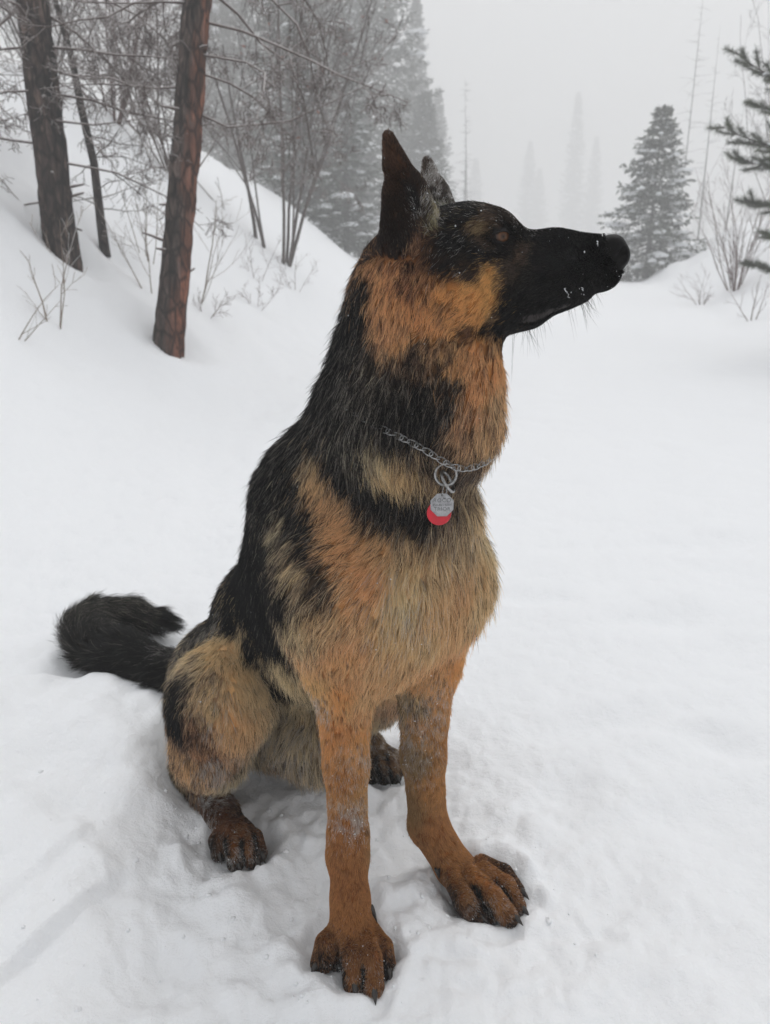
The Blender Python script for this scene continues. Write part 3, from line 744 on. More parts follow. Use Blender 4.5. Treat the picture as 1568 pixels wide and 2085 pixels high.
# op(+1 add, -1 carve), end a, end b, radius a, radius b, blend, sideways squash
PRIMS = [
(1,-0.2244,1.2046,0.1450,-0.1779,1.1396,0.2900,0.0850,0.0850,0.030,1.00),
(1,-0.1779,1.1396,0.2900,-0.0818,1.0054,0.4500,0.0870,0.1020,0.050,0.92),
(1,-0.0789,1.0013,0.4400,-0.0178,0.9160,0.4600,0.1060,0.0940,0.050,0.92),
(1,-0.0672,0.9851,0.3600,-0.0090,0.9038,0.3750,0.0880,0.0660,0.050,0.90),
(1,-0.1662,1.1233,0.2200,-0.0614,0.9770,0.3500,0.0700,0.0800,0.050,1.00),
(1,0.0322,0.9149,0.4400,0.0450,0.9056,0.5400,0.0800,0.0680,0.050,1.00),
(1,-0.0923,1.0286,0.5200,-0.0533,0.9828,0.5700,0.0620,0.0750,0.050,1.00),
(1,-0.0492,0.9857,0.5600,0.0352,0.9050,0.6715,0.0800,0.0800,0.050,1.00),
(1,0.0417,0.8800,0.6643,0.0458,0.8850,0.7788,0.0780,0.0700,0.040,1.00),
(1,-0.0300,0.9650,0.6801,0.0210,0.9100,0.8205,0.0450,0.0450,0.050,1.00),
(1,0.0701,0.8600,0.7488,0.0721,0.8600,0.6679,0.0450,0.0460,0.040,1.00),
(1,0.0518,0.8759,0.8397,0.0945,0.8668,0.8415,0.0470,0.0450,0.030,1.00),
(1,0.0889,0.8680,0.8588,0.1157,0.8623,0.8585,0.0280,0.0220,0.020,1.00),
(1,0.1112,0.8418,0.8628,0.1264,0.8406,0.8571,0.0165,0.0110,0.015,1.00),
(1,0.0726,0.8449,0.8106,0.1107,0.8408,0.8097,0.0380,0.0290,0.025,1.00),
(1,0.1259,0.8458,0.8303,0.1759,0.8372,0.8205,0.0280,0.0280,0.020,1.00),
(1,0.1687,0.8408,0.8253,0.2101,0.8340,0.8272,0.0280,0.0195,0.016,1.00),
(1,0.1275,0.8455,0.7937,0.1557,0.8415,0.7859,0.0170,0.0115,0.012,1.00),
(1,0.1557,0.8415,0.7859,0.2023,0.8367,0.8048,0.0110,0.0090,0.010,1.00),
(1,0.1167,0.8835,0.8649,0.1320,0.8782,0.8587,0.0165,0.0110,0.015,1.00),
(1,0.0771,0.8971,0.8101,0.1165,0.8846,0.8092,0.0380,0.0290,0.025,1.00),
(1,0.1300,0.8735,0.8306,0.1808,0.8607,0.8205,0.0280,0.0280,0.020,1.00),
(1,0.1726,0.8604,0.8255,0.2140,0.8496,0.8274,0.0280,0.0195,0.016,1.00),
(1,0.1317,0.8732,0.7929,0.1601,0.8651,0.7849,0.0170,0.0115,0.012,1.00),
(1,0.1601,0.8651,0.7849,0.2056,0.8503,0.8046,0.0110,0.0090,0.010,1.00),
(1,0.1011,0.8654,0.8003,0.1322,0.8588,0.7913,0.0420,0.0240,0.030,1.00),
(1,0.1326,0.8587,0.8383,0.1770,0.8492,0.8425,0.0195,0.0185,0.012,1.00),
(1,0.1769,0.8493,0.8435,0.2262,0.8388,0.8436,0.0185,0.0140,0.010,1.00),
(1,0.2325,0.8334,0.8463,0.2363,0.8325,0.8406,0.0132,0.0125,0.006,1.00),
(1,0.2347,0.8411,0.8466,0.2385,0.8403,0.8408,0.0132,0.0125,0.005,1.00),
(1,0.2363,0.8366,0.8369,0.2299,0.8380,0.8205,0.0120,0.0110,0.008,1.00),
(1,0.2187,0.8404,0.8287,0.2231,0.8395,0.8224,0.0155,0.0125,0.010,1.00),
(1,0.0267,0.8479,0.8585,0.0181,0.8407,0.8980,0.0335,0.0228,0.012,1.00),
(1,0.0181,0.8407,0.8980,0.0029,0.8351,0.9511,0.0209,0.0035,0.006,1.00),
(-1,0.0119,0.8274,0.8630,0.0080,0.8266,0.8998,0.0233,0.0181,0.016,1.00),
(-1,0.0080,0.8266,0.8998,-0.0017,0.8286,0.9519,0.0167,0.0030,0.004,1.00),
(1,0.0603,0.9032,0.8718,0.0534,0.9157,0.9042,0.0230,0.0157,0.012,1.00),
(1,0.0534,0.9157,0.9042,0.0465,0.9281,0.9406,0.0144,0.0035,0.006,1.00),
(-1,0.0550,0.9281,0.8759,0.0500,0.9328,0.9059,0.0160,0.0125,0.016,1.00),
(-1,0.0500,0.9328,0.9059,0.0450,0.9359,0.9414,0.0115,0.0030,0.004,1.00),
(-1,0.1447,0.8254,0.7757,0.1633,0.8256,0.7801,0.0045,0.0045,0.004,1.00),
(-1,0.1625,0.8217,0.7803,0.1847,0.8210,0.7877,0.0045,0.0045,0.004,1.00),
(-1,0.1838,0.8171,0.7878,0.2053,0.8166,0.7999,0.0045,0.0045,0.004,1.00),
(-1,0.2406,0.8219,0.8418,0.2348,0.8201,0.8342,0.0050,0.0045,0.002,1.00),
(-1,0.2348,0.8201,0.8342,0.2268,0.8197,0.8398,0.0036,0.0030,0.002,1.00),
(-1,0.1147,0.8185,0.8561,0.1170,0.8211,0.8571,0.0110,0.0100,0.008,1.00),
(-1,0.1550,0.8846,0.7725,0.1734,0.8766,0.7776,0.0045,0.0045,0.004,1.00),
(-1,0.1742,0.8805,0.7774,0.1961,0.8718,0.7857,0.0045,0.0045,0.004,1.00),
(-1,0.1969,0.8757,0.7855,0.2180,0.8671,0.7987,0.0045,0.0045,0.004,1.00),
(-1,0.2482,0.8479,0.8425,0.2439,0.8519,0.8347,0.0050,0.0045,0.002,1.00),
(-1,0.2439,0.8519,0.8347,0.2367,0.8555,0.8407,0.0036,0.0030,0.002,1.00),
(-1,0.1267,0.9039,0.8599,0.1283,0.9005,0.8607,0.0110,0.0100,0.008,1.00),
(1,0.1064,0.8300,0.8566,0.1139,0.8260,0.8648,0.0032,0.0040,0.003,1.00),
(1,0.1139,0.8260,0.8648,0.1289,0.8308,0.8557,0.0040,0.0032,0.003,1.00),
(1,0.1064,0.8300,0.8566,0.1163,0.8272,0.8490,0.0026,0.0030,0.003,1.00),
(1,0.1163,0.8272,0.8490,0.1289,0.8308,0.8557,0.0030,0.0026,0.003,1.00),
(1,0.1149,0.8967,0.8595,0.1237,0.8972,0.8687,0.0032,0.0040,0.003,1.00),
(1,0.1237,0.8972,0.8687,0.1375,0.8863,0.8581,0.0040,0.0032,0.003,1.00),
(1,0.1149,0.8967,0.8595,0.1258,0.8951,0.8514,0.0026,0.0030,0.003,1.00),
(1,0.1258,0.8951,0.8514,0.1375,0.8863,0.8581,0.0030,0.0026,0.003,1.00),
(1,-0.1143,0.9821,0.5400,-0.0671,0.8561,0.4500,0.0450,0.0520,0.060,1.00),
(1,-0.0671,0.8561,0.4500,-0.0534,0.8696,0.3600,0.0520,0.0400,0.050,1.00),
(1,-0.0534,0.8696,0.3700,-0.0493,0.8450,0.2242,0.0380,0.0245,0.025,1.00),
(1,-0.0493,0.8450,0.2242,-0.0473,0.8280,0.1336,0.0240,0.0225,0.015,1.00),
(1,-0.0473,0.8280,0.1336,-0.0480,0.8220,0.1083,0.0232,0.0238,0.010,1.00),
(1,-0.0480,0.8220,0.1083,-0.0440,0.7900,0.0686,0.0225,0.0200,0.012,1.00),
(1,-0.0440,0.7900,0.0686,-0.0418,0.7740,0.0383,0.0215,0.0260,0.010,1.00),
(1,-0.0452,1.0316,0.5400,0.0688,0.9411,0.4500,0.0450,0.0520,0.060,1.00),
(1,0.0688,0.9411,0.4500,0.0550,0.9300,0.3318,0.0600,0.0430,0.030,1.00),
(1,0.0550,0.9300,0.3318,0.0522,0.9100,0.1939,0.0380,0.0265,0.025,1.00),
(1,0.0522,0.9100,0.1939,0.0601,0.9020,0.0886,0.0255,0.0235,0.015,1.00),
(1,0.0601,0.9020,0.0886,0.0967,0.8880,0.0304,0.0245,0.0230,0.012,1.00),
(1,0.0967,0.8880,0.0304,0.1163,0.8750,0.0172,0.0230,0.0240,0.010,1.00),
(1,-0.0570,0.7792,0.0330,-0.0720,0.7562,0.0320,0.0117,0.0108,0.004,1.00),
(1,-0.0720,0.7562,0.0320,-0.0785,0.7471,0.0110,0.0117,0.0108,0.004,1.00),
(1,-0.0579,0.7693,0.0160,-0.0585,0.7546,0.0060,0.0130,0.0100,0.006,1.00),
(1,-0.0468,0.7761,0.0400,-0.0397,0.7359,0.0360,0.0117,0.0108,0.004,1.00),
(1,-0.0397,0.7359,0.0360,-0.0370,0.7195,0.0110,0.0117,0.0108,0.004,1.00),
(1,-0.0302,0.7761,0.0400,-0.0171,0.7324,0.0360,0.0117,0.0108,0.004,1.00),
(1,-0.0171,0.7324,0.0360,-0.0140,0.7129,0.0110,0.0117,0.0108,0.004,1.00),
(1,-0.0242,0.7831,0.0330,-0.0036,0.7523,0.0300,0.0109,0.0100,0.004,1.00),
(1,-0.0036,0.7523,0.0300,0.0018,0.7382,0.0100,0.0109,0.0100,0.004,1.00),
(1,0.0942,0.8600,0.0350,0.1044,0.8264,0.0300,0.0125,0.0115,0.004,1.00),
(1,0.1044,0.8264,0.0300,0.1173,0.8197,0.0100,0.0125,0.0115,0.004,1.00),
(1,0.1227,0.8410,0.0160,0.1400,0.8287,0.0060,0.0110,0.0100,0.005,1.00),
(1,0.1170,0.8568,0.0420,0.1437,0.8306,0.0340,0.0121,0.0111,0.004,1.00),
(1,0.1437,0.8306,0.0340,0.1625,0.8187,0.0110,0.0121,0.0111,0.004,1.00),
(1,0.1347,0.8658,0.0420,0.1625,0.8478,0.0340,0.0117,0.0108,0.004,1.00),
(1,0.1625,0.8478,0.0340,0.1762,0.8352,0.0110,0.0117,0.0108,0.004,1.00),
(1,0.1342,0.8875,0.0350,0.1637,0.8768,0.0280,0.0113,0.0104,0.004,1.00),
(1,0.1637,0.8768,0.0280,0.1797,0.8648,0.0100,0.0113,0.0104,0.004,1.00),
(-1,-0.0265,0.7567,0.0520,-0.0249,0.7162,0.0460,0.0046,0.0046,0.003,1.00),
(-1,-0.0249,0.7162,0.0460,-0.0250,0.7113,0.0180,0.0046,0.0046,0.003,1.00),
(-1,-0.0072,0.7571,0.0440,-0.0036,0.7359,0.0360,0.0046,0.0046,0.003,1.00),
(-1,-0.0036,0.7359,0.0360,-0.0006,0.7284,0.0140,0.0046,0.0046,0.003,1.00),
(-1,0.1235,0.8305,0.0540,0.1280,0.8117,0.0440,0.0046,0.0046,0.003,1.00),
(-1,0.1280,0.8117,0.0440,0.1404,0.8152,0.0160,0.0046,0.0046,0.003,1.00),
(-1,0.1450,0.8458,0.0520,0.1567,0.8332,0.0420,0.0046,0.0046,0.003,1.00),
(-1,0.1567,0.8332,0.0420,0.1720,0.8351,0.0160,0.0046,0.0046,0.003,1.00),
(1,-0.2674,1.1615,0.1900,-0.2452,1.0360,0.2250,0.0750,0.0660,0.040,1.00),
(1,-0.2610,1.1354,0.1800,-0.2377,0.9860,0.2250,0.0800,0.0540,0.040,1.00),
(1,-0.2469,1.0041,0.2000,-0.2726,1.0348,0.1300,0.0600,0.0520,0.040,1.00),
(1,-0.2568,1.0093,0.1300,-0.3266,1.1150,0.0242,0.0450,0.0260,0.030,1.00),
(1,-0.3266,1.1150,0.0242,-0.2539,1.0150,0.0198,0.0280,0.0220,0.015,1.00),
(1,-0.2539,1.0150,0.0198,-0.2311,0.9750,0.0188,0.0230,0.0230,0.010,1.00),
(1,-0.2401,0.9611,0.0320,-0.2453,0.9453,0.0260,0.0109,0.0100,0.004,1.00),
(1,-0.2453,0.9453,0.0260,-0.2425,0.9375,0.0100,0.0109,0.0100,0.004,1.00),
(1,-0.2280,0.9562,0.0360,-0.2201,0.9243,0.0300,0.0109,0.0100,0.004,1.00),
(1,-0.2201,0.9243,0.0300,-0.2151,0.9177,0.0100,0.0109,0.0100,0.004,1.00),
(1,-0.2171,0.9562,0.0360,-0.1999,0.9303,0.0300,0.0109,0.0100,0.004,1.00),
(1,-0.1999,0.9303,0.0300,-0.1920,0.9236,0.0100,0.0109,0.0100,0.004,1.00),
(1,-0.2165,0.9718,0.0320,-0.1936,0.9515,0.0260,0.0105,0.0097,0.004,1.00),
(1,-0.1936,0.9515,0.0260,-0.1842,0.9375,0.0100,0.0105,0.0097,0.004,1.00),
(-1,-0.2317,0.9437,0.0420,-0.2288,0.9233,0.0360,0.0040,0.0040,0.003,1.00),
(-1,-0.2288,0.9233,0.0360,-0.2272,0.9191,0.0140,0.0040,0.0040,0.003,1.00),
(-1,-0.2111,0.9419,0.0460,-0.2065,0.9185,0.0400,0.0040,0.0040,0.003,1.00),
(-1,-0.2065,0.9185,0.0400,-0.2024,0.9152,0.0140,0.0040,0.0040,0.003,1.00),
(-1,-0.1956,0.9461,0.0400,-0.1911,0.9296,0.0340,0.0040,0.0040,0.003,1.00),
(-1,-0.1911,0.9296,0.0340,-0.1865,0.9259,0.0140,0.0040,0.0040,0.003,1.00),
(1,-0.1460,1.2239,0.1800,-0.0047,1.1467,0.2250,0.0900,0.0660,0.040,1.00),
(1,-0.0233,1.1642,0.2000,-0.0483,1.2077,0.1200,0.0680,0.0600,0.040,1.00),
(1,-0.0210,1.1781,0.1300,-0.0990,1.2699,0.0450,0.0500,0.0300,0.030,1.00),
(1,-0.0990,1.2699,0.0450,-0.0249,1.1630,0.0400,0.0300,0.0240,0.015,1.00),
(1,-0.0329,1.1495,0.0340,-0.0266,1.1260,0.0260,0.0109,0.0100,0.004,1.00),
(1,-0.0266,1.1260,0.0260,-0.0216,1.1186,0.0100,0.0109,0.0100,0.004,1.00),
(1,-0.0247,1.1609,0.0360,-0.0075,1.1272,0.0300,0.0109,0.0100,0.004,1.00),
(1,-0.0075,1.1272,0.0300,-0.0008,1.1160,0.0100,0.0109,0.0100,0.004,1.00),
(1,-0.0162,1.1609,0.0360,0.0067,1.1341,0.0300,0.0109,0.0100,0.004,1.00),
(1,0.0067,1.1341,0.0300,0.0158,1.1186,0.0100,0.0109,0.0100,0.004,1.00),
(1,-0.0120,1.1742,0.0320,0.0136,1.1540,0.0260,0.0105,0.0097,0.004,1.00),
(1,0.0136,1.1540,0.0260,0.0236,1.1376,0.0100,0.0105,0.0097,0.004,1.00),
(1,-0.2361,1.2209,0.0900,-0.1895,1.1558,0.1000,0.0750,0.0700,0.040,1.00),
(1,-0.1779,1.1396,0.1100,-0.1034,1.0699,0.1200,0.0650,0.0650,0.040,1.00),
(1,-0.2710,1.2697,0.1100,-0.4313,1.3400,0.0850,0.0400,0.0360,0.012,1.00),
(1,-0.4313,1.3400,0.0850,-0.5287,1.3950,0.0986,0.0360,0.0380,0.012,1.00),
(1,-0.5287,1.3950,0.0986,-0.5990,1.4400,0.0977,0.0380,0.0380,0.012,1.00),
(1,-0.5990,1.4400,0.0977,-0.6387,1.5000,0.1044,0.0380,0.0370,0.012,1.00),
(1,-0.6387,1.5000,0.1044,-0.6219,1.5500,0.1041,0.0370,0.0350,0.012,1.00),
(1,-0.6219,1.5500,0.1041,-0.5643,1.5700,0.0984,0.0350,0.0300,0.012,1.00),
(1,-0.5643,1.5700,0.0984,-0.5020,1.5600,0.0947,0.0300,0.0160,0.012,1.00),
(1,-0.5020,1.5600,0.0947,-0.4664,1.5550,0.0900,0.0160,0.0060,0.012,1.00),
]

TOES = [  # knuckle and tip of each toe
(-0.0720,0.7562,0.0320,-0.0785,0.7471,0.0110,0.0117),
(-0.0397,0.7359,0.0360,-0.0370,0.7195,0.0110,0.0117),
(-0.0171,0.7324,0.0360,-0.0140,0.7129,0.0110,0.0117),
(-0.0036,0.7523,0.0300,0.0018,0.7382,0.0100,0.0109),
(0.1044,0.8264,0.0300,0.1173,0.8197,0.0100,0.0125),
(0.1437,0.8306,0.0340,0.1625,0.8187,0.0110,0.0121),
(0.1625,0.8478,0.0340,0.1762,0.8352,0.0110,0.0117),
(0.1637,0.8768,0.0280,0.1797,0.8648,0.0100,0.0113),
(-0.2453,0.9453,0.0260,-0.2425,0.9375,0.0100,0.0109),
(-0.2201,0.9243,0.0300,-0.2151,0.9177,0.0100,0.0109),
(-0.1999,0.9303,0.0300,-0.1920,0.9236,0.0100,0.0109),
(-0.1936,0.9515,0.0260,-0.1842,0.9375,0.0100,0.0105),
(-0.0266,1.1260,0.0260,-0.0216,1.1186,0.0100,0.0109),
(-0.0075,1.1272,0.0300,-0.0008,1.1160,0.0100,0.0109),
(0.0067,1.1341,0.0300,0.0158,1.1186,0.0100,0.0109),
(0.0136,1.1540,0.0260,0.0236,1.1376,0.0100,0.0105),
]

FUR = [  # x,y,z (mm), normal, flow (percent), colour (8 bit), length (mm)
(227,822,821,44,-87,-21,-87,-36,-33,22,21,22,3),
(205,818,839,10,-83,55,-99,-13,-1,22,21,22,3),
(180,821,848,10,-63,77,-99,-12,3,22,21,22,3),
(181,808,815,13,-97,-23,-98,-9,-18,22,21,22,4),
(157,827,853,-8,-52,85,-99,-1,-10,22,21,22,4),
(155,810,820,-27,-95,-14,-93,29,-21,22,21,22,6),
(165,825,792,6,-89,-45,-98,3,-20,22,21,22,6),
(138,819,802,24,-92,-32,-91,-10,-40,22,21,22,7),
(136,817,840,5,-93,37,-98,-11,-14,76,61,51,5),
(118,814,830,6,-98,21,-94,-13,-32,74,60,50,6),
(120,818,790,29,-85,-43,-89,-7,-44,22,21,22,8),
(125,827,777,11,-79,-60,-90,17,-40,22,21,22,9),
(201,829,797,35,-62,-70,-93,-18,-31,22,21,22,5),
(106,818,841,12,-84,52,-96,-23,-15,22,21,22,7),
(143,814,822,-19,-98,-8,-95,20,-23,40,35,32,6),
(112,825,849,-6,-89,46,-98,-3,-18,34,30,30,4),
(106,828,874,-10,-79,60,-88,-21,-43,74,58,45,8),
(110,823,865,-43,-90,4,-83,38,-40,22,21,22,4),
(123,826,863,45,-84,32,-86,-50,-12,22,21,22,4),
(129,824,854,-27,-84,47,-95,14,-28,22,21,22,4),
(116,822,845,-10,-66,75,-97,-10,-22,44,38,35,4),
(104,824,854,49,-85,22,-81,-53,-26,28,25,24,5),
(170,810,835,-2,-92,39,-99,-3,-14,46,44,45,4),  # grey sheen of the muzzle side put into the coat colour from here
(155,813,837,-21,-90,39,-96,12,-24,44,41,41,5),
(134,817,805,27,-92,-27,-92,-17,-35,40,36,34,6),
(189,814,839,21,-82,53,-97,-23,3,40,39,40,3),
(129,814,820,17,-98,-2,-95,-16,-28,68,56,47,6),
(119,834,877,45,-57,69,-83,-54,10,58,46,38,7),
(94,825,862,-20,-92,35,-75,-9,-66,98,76,54,9),
(88,836,877,-17,-70,69,-98,3,-21,22,21,22,9),
(69,861,888,-23,-23,94,-97,1,-24,22,21,22,9),
(58,836,873,37,-66,65,-90,-44,7,30,28,28,9),
(77,822,851,-2,-87,50,-87,-23,-43,22,21,22,9),
(62,824,851,-8,-84,54,-78,-28,-56,22,21,22,9),
(88,816,838,3,-90,44,-87,-24,-44,22,21,22,9),
(131,829,863,26,-81,53,-96,-27,7,40,35,32,5),
(100,821,850,25,-86,44,-83,-43,-36,74,58,45,8),
(101,809,819,16,-98,14,-76,-21,-61,178,124,72,10),
(90,809,797,18,-96,-20,-76,-1,-65,175,120,68,11),
(106,812,795,20,-93,-30,-83,0,-56,165,114,66,10),
(77,812,783,15,-98,-14,-80,-4,-60,165,110,60,13),
(93,815,779,36,-91,-22,-84,-21,-50,160,106,58,12),
(107,819,780,34,-84,-42,-88,-12,-46,95,70,46,9),
(41,816,813,-46,-87,15,-23,-5,-97,112,70,38,13),
(34,816,794,-39,-91,14,-10,-11,-99,145,92,48,15),
(8,835,820,-57,-80,16,-19,-6,-98,132,84,46,15),
(-2,836,801,-63,-75,21,-26,-6,-96,145,96,54,18),
(14,821,778,-49,-85,17,-9,-14,-99,158,106,60,18),
(25,823,808,-48,-86,18,-17,-12,-98,92,54,30,14),
(56,812,827,-29,-89,34,-61,-10,-79,36,28,24,10),
(50,819,835,-30,-86,41,-49,-22,-84,60,40,28,10),
(56,810,798,-24,-97,-4,-52,16,-84,150,98,52,12),
(101,820,764,57,-82,-3,-71,-48,-53,42,30,22,9),
(85,811,764,37,-92,12,-80,-38,-46,90,58,32,12),
(116,830,768,54,-72,-43,-79,-26,-55,22,21,22,9),
(82,809,824,6,-96,28,-76,-23,-60,60,46,36,9),
(53,810,776,-11,-99,8,-32,-4,-94,140,92,50,15),
(7,835,932,-50,-80,-34,-26,-23,94,82,54,36,4),
(5,843,910,-31,-87,-39,-16,-36,92,70,47,34,4),
(8,847,888,-11,-98,-15,5,-15,99,56,40,31,4),
(8,850,864,4,-100,-7,5,-6,100,50,35,28,5),
(20,830,920,7,-99,-7,30,-4,95,56,38,28,5),
(30,826,895,-68,-71,-17,-7,-17,98,30,26,25,6),
(26,840,883,-74,-63,-23,-26,-5,96,58,40,30,4),
(41,826,884,56,-79,27,35,51,78,62,54,48,9),
(50,832,877,73,-54,42,16,73,67,118,102,84,11),
(16,841,844,-22,-63,75,32,68,66,44,29,22,11),
(32,826,843,-67,-63,40,32,25,92,95,62,38,12),
(18,848,854,-28,-88,38,19,34,92,46,31,24,10),
(27,837,849,-67,-43,60,44,41,80,70,46,32,11),
(51,903,914,-17,-78,61,32,54,78,70,60,55,5),
(59,896,901,12,-82,55,40,55,73,66,58,54,5),
(45,920,933,-45,-75,48,18,45,88,74,62,55,4),
(-2,846,849,-49,-82,30,16,26,95,48,32,25,7),
(63,885,890,6,-39,92,-70,64,32,90,84,80,7),
(-11,854,823,-75,-60,29,-19,-23,-95,120,78,44,16),
(-22,859,800,-84,-52,16,-11,-13,-98,28,25,24,20),
(-28,868,777,-89,-45,4,0,-9,-100,24,22,22,24),
(-47,901,745,-92,-37,16,-11,-15,-98,22,21,22,26),
(-59,915,710,-90,-38,22,-17,-16,-97,22,21,22,26),
(-23,849,739,-83,-52,22,-15,-16,-98,42,38,35,26),
(0,827,757,-65,-75,13,-4,-13,-99,122,82,47,22),
(-9,841,786,-73,-68,6,-7,-1,-100,140,94,52,20),
(-79,932,673,-86,-39,32,-28,-15,-95,22,21,22,28),
(-46,862,668,-89,-44,10,-5,-12,-99,38,35,32,28),
(-99,944,640,-80,-31,52,-48,-20,-86,22,21,22,28),
(-84,902,613,-65,-71,27,-25,-13,-96,48,45,43,28),
(-35,854,625,-72,-63,-28,27,11,-96,55,50,45,30),
(-110,925,608,-66,-60,46,-40,-24,-89,34,32,31,28),
(-59,884,646,-86,-50,10,-8,-7,-99,34,32,30,28),
(60,804,743,3,-100,7,-18,-7,-98,104,72,44,14),
(29,809,733,-31,-94,12,-11,-9,-99,72,53,38,15),
(95,814,742,52,-85,6,-23,-20,-95,165,108,58,17),
(112,827,721,78,-63,7,-16,-30,-94,160,108,62,18),
(106,822,742,69,-72,6,-20,-26,-94,122,84,52,15),
(95,811,707,50,-86,7,-32,-26,-91,155,102,55,22),
(113,824,685,76,-65,5,-21,-32,-92,132,100,68,24),
(61,802,708,7,-99,9,-28,-11,-96,56,42,32,16),
(37,801,693,-16,-98,11,-23,-7,-97,21,18,17,18),
(20,803,671,-29,-95,7,-19,-2,-98,18,16,16,22),
(50,798,665,-2,-100,0,-18,0,-98,24,21,20,20),
(85,804,671,37,-93,4,-35,-18,-92,118,80,50,24),
(73,802,649,23,-94,-24,-40,13,-91,98,70,46,26),
(103,815,655,61,-77,-18,-41,-11,-91,124,92,60,26),
(-4,818,702,-54,-82,18,-19,-9,-98,56,47,40,26),
(-12,829,721,-67,-71,22,-18,-14,-97,64,52,41,24),
(48,803,723,-10,-99,10,-16,-9,-98,84,60,40,14),
(-34,849,697,-85,-49,19,-14,-14,-98,46,41,38,28),
(-12,819,675,-60,-79,10,-12,-3,-99,44,39,35,28),
(14,811,713,-41,-90,16,-16,-10,-98,48,38,31,20),
(9,818,738,-51,-84,15,-10,-11,-99,96,68,44,18),
(13,818,753,-50,-86,12,-6,-10,-99,140,95,54,16),
(-23,829,657,-72,-69,-10,8,6,-100,44,40,36,28),
(4,810,682,-43,-89,12,-15,-5,-99,30,26,24,26),
(33,802,648,-17,-96,-23,-10,25,-96,34,28,25,26),
(80,806,723,30,-95,8,-28,-16,-95,140,94,52,16),
(62,799,682,10,-99,7,-23,-9,-97,40,32,27,20),
(7,809,649,-40,-89,-19,4,20,-98,42,36,32,28),
(-7,827,625,-53,-74,-41,35,26,-90,106,90,70,30),
(25,821,610,-20,-80,-56,24,52,-82,148,117,80,30),
(9,835,598,-35,-77,-53,38,40,-83,138,110,77,32),
(-36,863,605,-61,-74,-26,24,14,-96,68,61,52,32),
(40,810,624,-8,-87,-49,3,49,-87,84,65,47,30),
(84,825,615,41,-67,-62,-65,26,-71,72,57,44,26),
(108,903,569,95,-5,31,28,-33,-90,104,85,63,30),
(95,865,563,75,-60,28,5,-36,-93,92,74,55,32),
(-48,874,585,-44,-90,-2,-10,7,-99,22,21,22,24),
(-13,857,574,-48,-87,-6,-14,14,-98,22,21,22,24),
(-31,866,581,-45,-88,-11,-10,17,-98,22,21,22,24),
(3,849,565,-38,-92,11,-24,-1,-97,22,21,22,24),
(37,840,562,-5,-99,14,-25,-12,-96,30,25,23,28),
(20,842,561,-23,-96,16,-30,-8,-95,24,21,20,26),
(37,837,545,-2,-98,19,-17,-19,-97,34,29,25,30),
(-66,884,597,-54,-84,7,-10,-2,-99,22,21,22,24),
(9,840,541,-26,-92,30,-40,-18,-90,54,42,33,28),
(-25,856,548,-36,-81,46,-56,-20,-80,60,46,35,26),
(-84,892,582,-47,-84,26,-34,-10,-94,134,102,69,20),
(-72,878,559,-30,-87,40,-55,-18,-81,146,106,68,22),
(-90,900,595,-56,-78,28,-26,-16,-95,100,80,58,20),
(-54,855,536,-15,-60,79,-83,-36,-42,158,112,68,22),
(-47,826,516,2,-63,78,-86,-41,-30,168,118,70,24),
(-13,833,520,1,-79,61,-73,-43,-54,158,116,74,26),
(-74,824,511,-21,-59,78,-83,-32,-46,154,109,67,22),
(-24,808,488,31,-84,44,-70,-52,-49,182,126,74,26),
(-46,794,470,18,-95,26,-69,-31,-65,168,121,77,26),
(20,830,515,1,-96,28,-26,-27,-93,114,89,64,30),
(26,824,487,19,-97,18,-11,-20,-97,200,164,120,34),
(20,818,453,33,-94,2,-24,-11,-96,222,190,148,36),
(9,818,416,33,-92,-21,-41,6,-91,210,168,116,30),
(48,829,485,33,-94,10,10,-7,-99,134,107,79,34),
(84,850,514,62,-78,3,-2,-5,-100,114,92,70,34),
(102,869,532,84,-54,-9,-16,-9,-98,130,105,78,34),
(65,842,552,30,-94,18,-3,-20,-98,86,68,52,32),
(126,909,486,91,-28,30,25,-21,-94,146,123,96,36),
(118,882,451,81,-59,-2,-7,-6,-100,144,113,79,36),
(85,849,446,62,-78,-3,-11,-5,-99,144,106,70,34),
(55,830,436,42,-91,-2,-20,-7,-98,184,142,98,34),
(80,853,406,62,-70,-35,-40,10,-91,162,121,79,30),
(106,871,423,74,-64,-21,-24,4,-97,168,137,101,34),
(44,834,396,37,-87,-33,-41,16,-90,182,146,104,28),
(-3,827,373,30,-89,-33,-46,17,-87,172,131,88,24),
(-109,902,571,-49,-76,42,-34,-27,-90,22,21,22,20),
(-114,885,539,-50,-71,50,-41,-32,-86,22,21,22,20),
(-130,930,588,-65,-59,48,-41,-25,-88,22,21,22,22),
(-150,936,561,-77,-53,36,-31,-19,-93,22,21,22,20),
(-101,864,527,-45,-55,71,-57,-43,-70,22,21,22,20),
(-133,893,523,-71,-61,34,-33,-14,-93,92,79,62,22),
(-117,855,506,-69,-43,58,-49,-31,-82,88,73,56,24),
(-102,817,490,-56,-61,56,-45,-35,-82,105,86,64,24),
(-148,902,489,-89,-45,9,-6,-8,-99,42,38,34,22),
(-91,835,513,-39,-52,76,-60,-48,-63,40,34,30,22),
(-96,800,467,-46,-86,25,-27,-13,-95,92,75,56,26),
(-79,801,485,-22,-85,48,-45,-35,-82,66,53,41,24),
(-85,815,500,-33,-65,68,-54,-46,-71,52,43,35,22),
(-75,792,465,-17,-96,21,-40,-13,-91,84,66,48,24),
(-74,791,448,-15,-99,-3,-45,10,-89,126,97,66,22),
(-103,807,428,-56,-76,-32,22,23,-95,116,96,72,30),
(-128,932,302,-59,-67,-45,43,22,-88,126,106,81,34),
(-122,1038,193,6,-93,-37,-9,37,-93,121,102,79,34),
(-114,1008,136,-16,-96,24,-3,-24,-97,116,99,79,34),
(-138,1017,103,-53,-81,-26,23,16,-96,106,88,70,34),
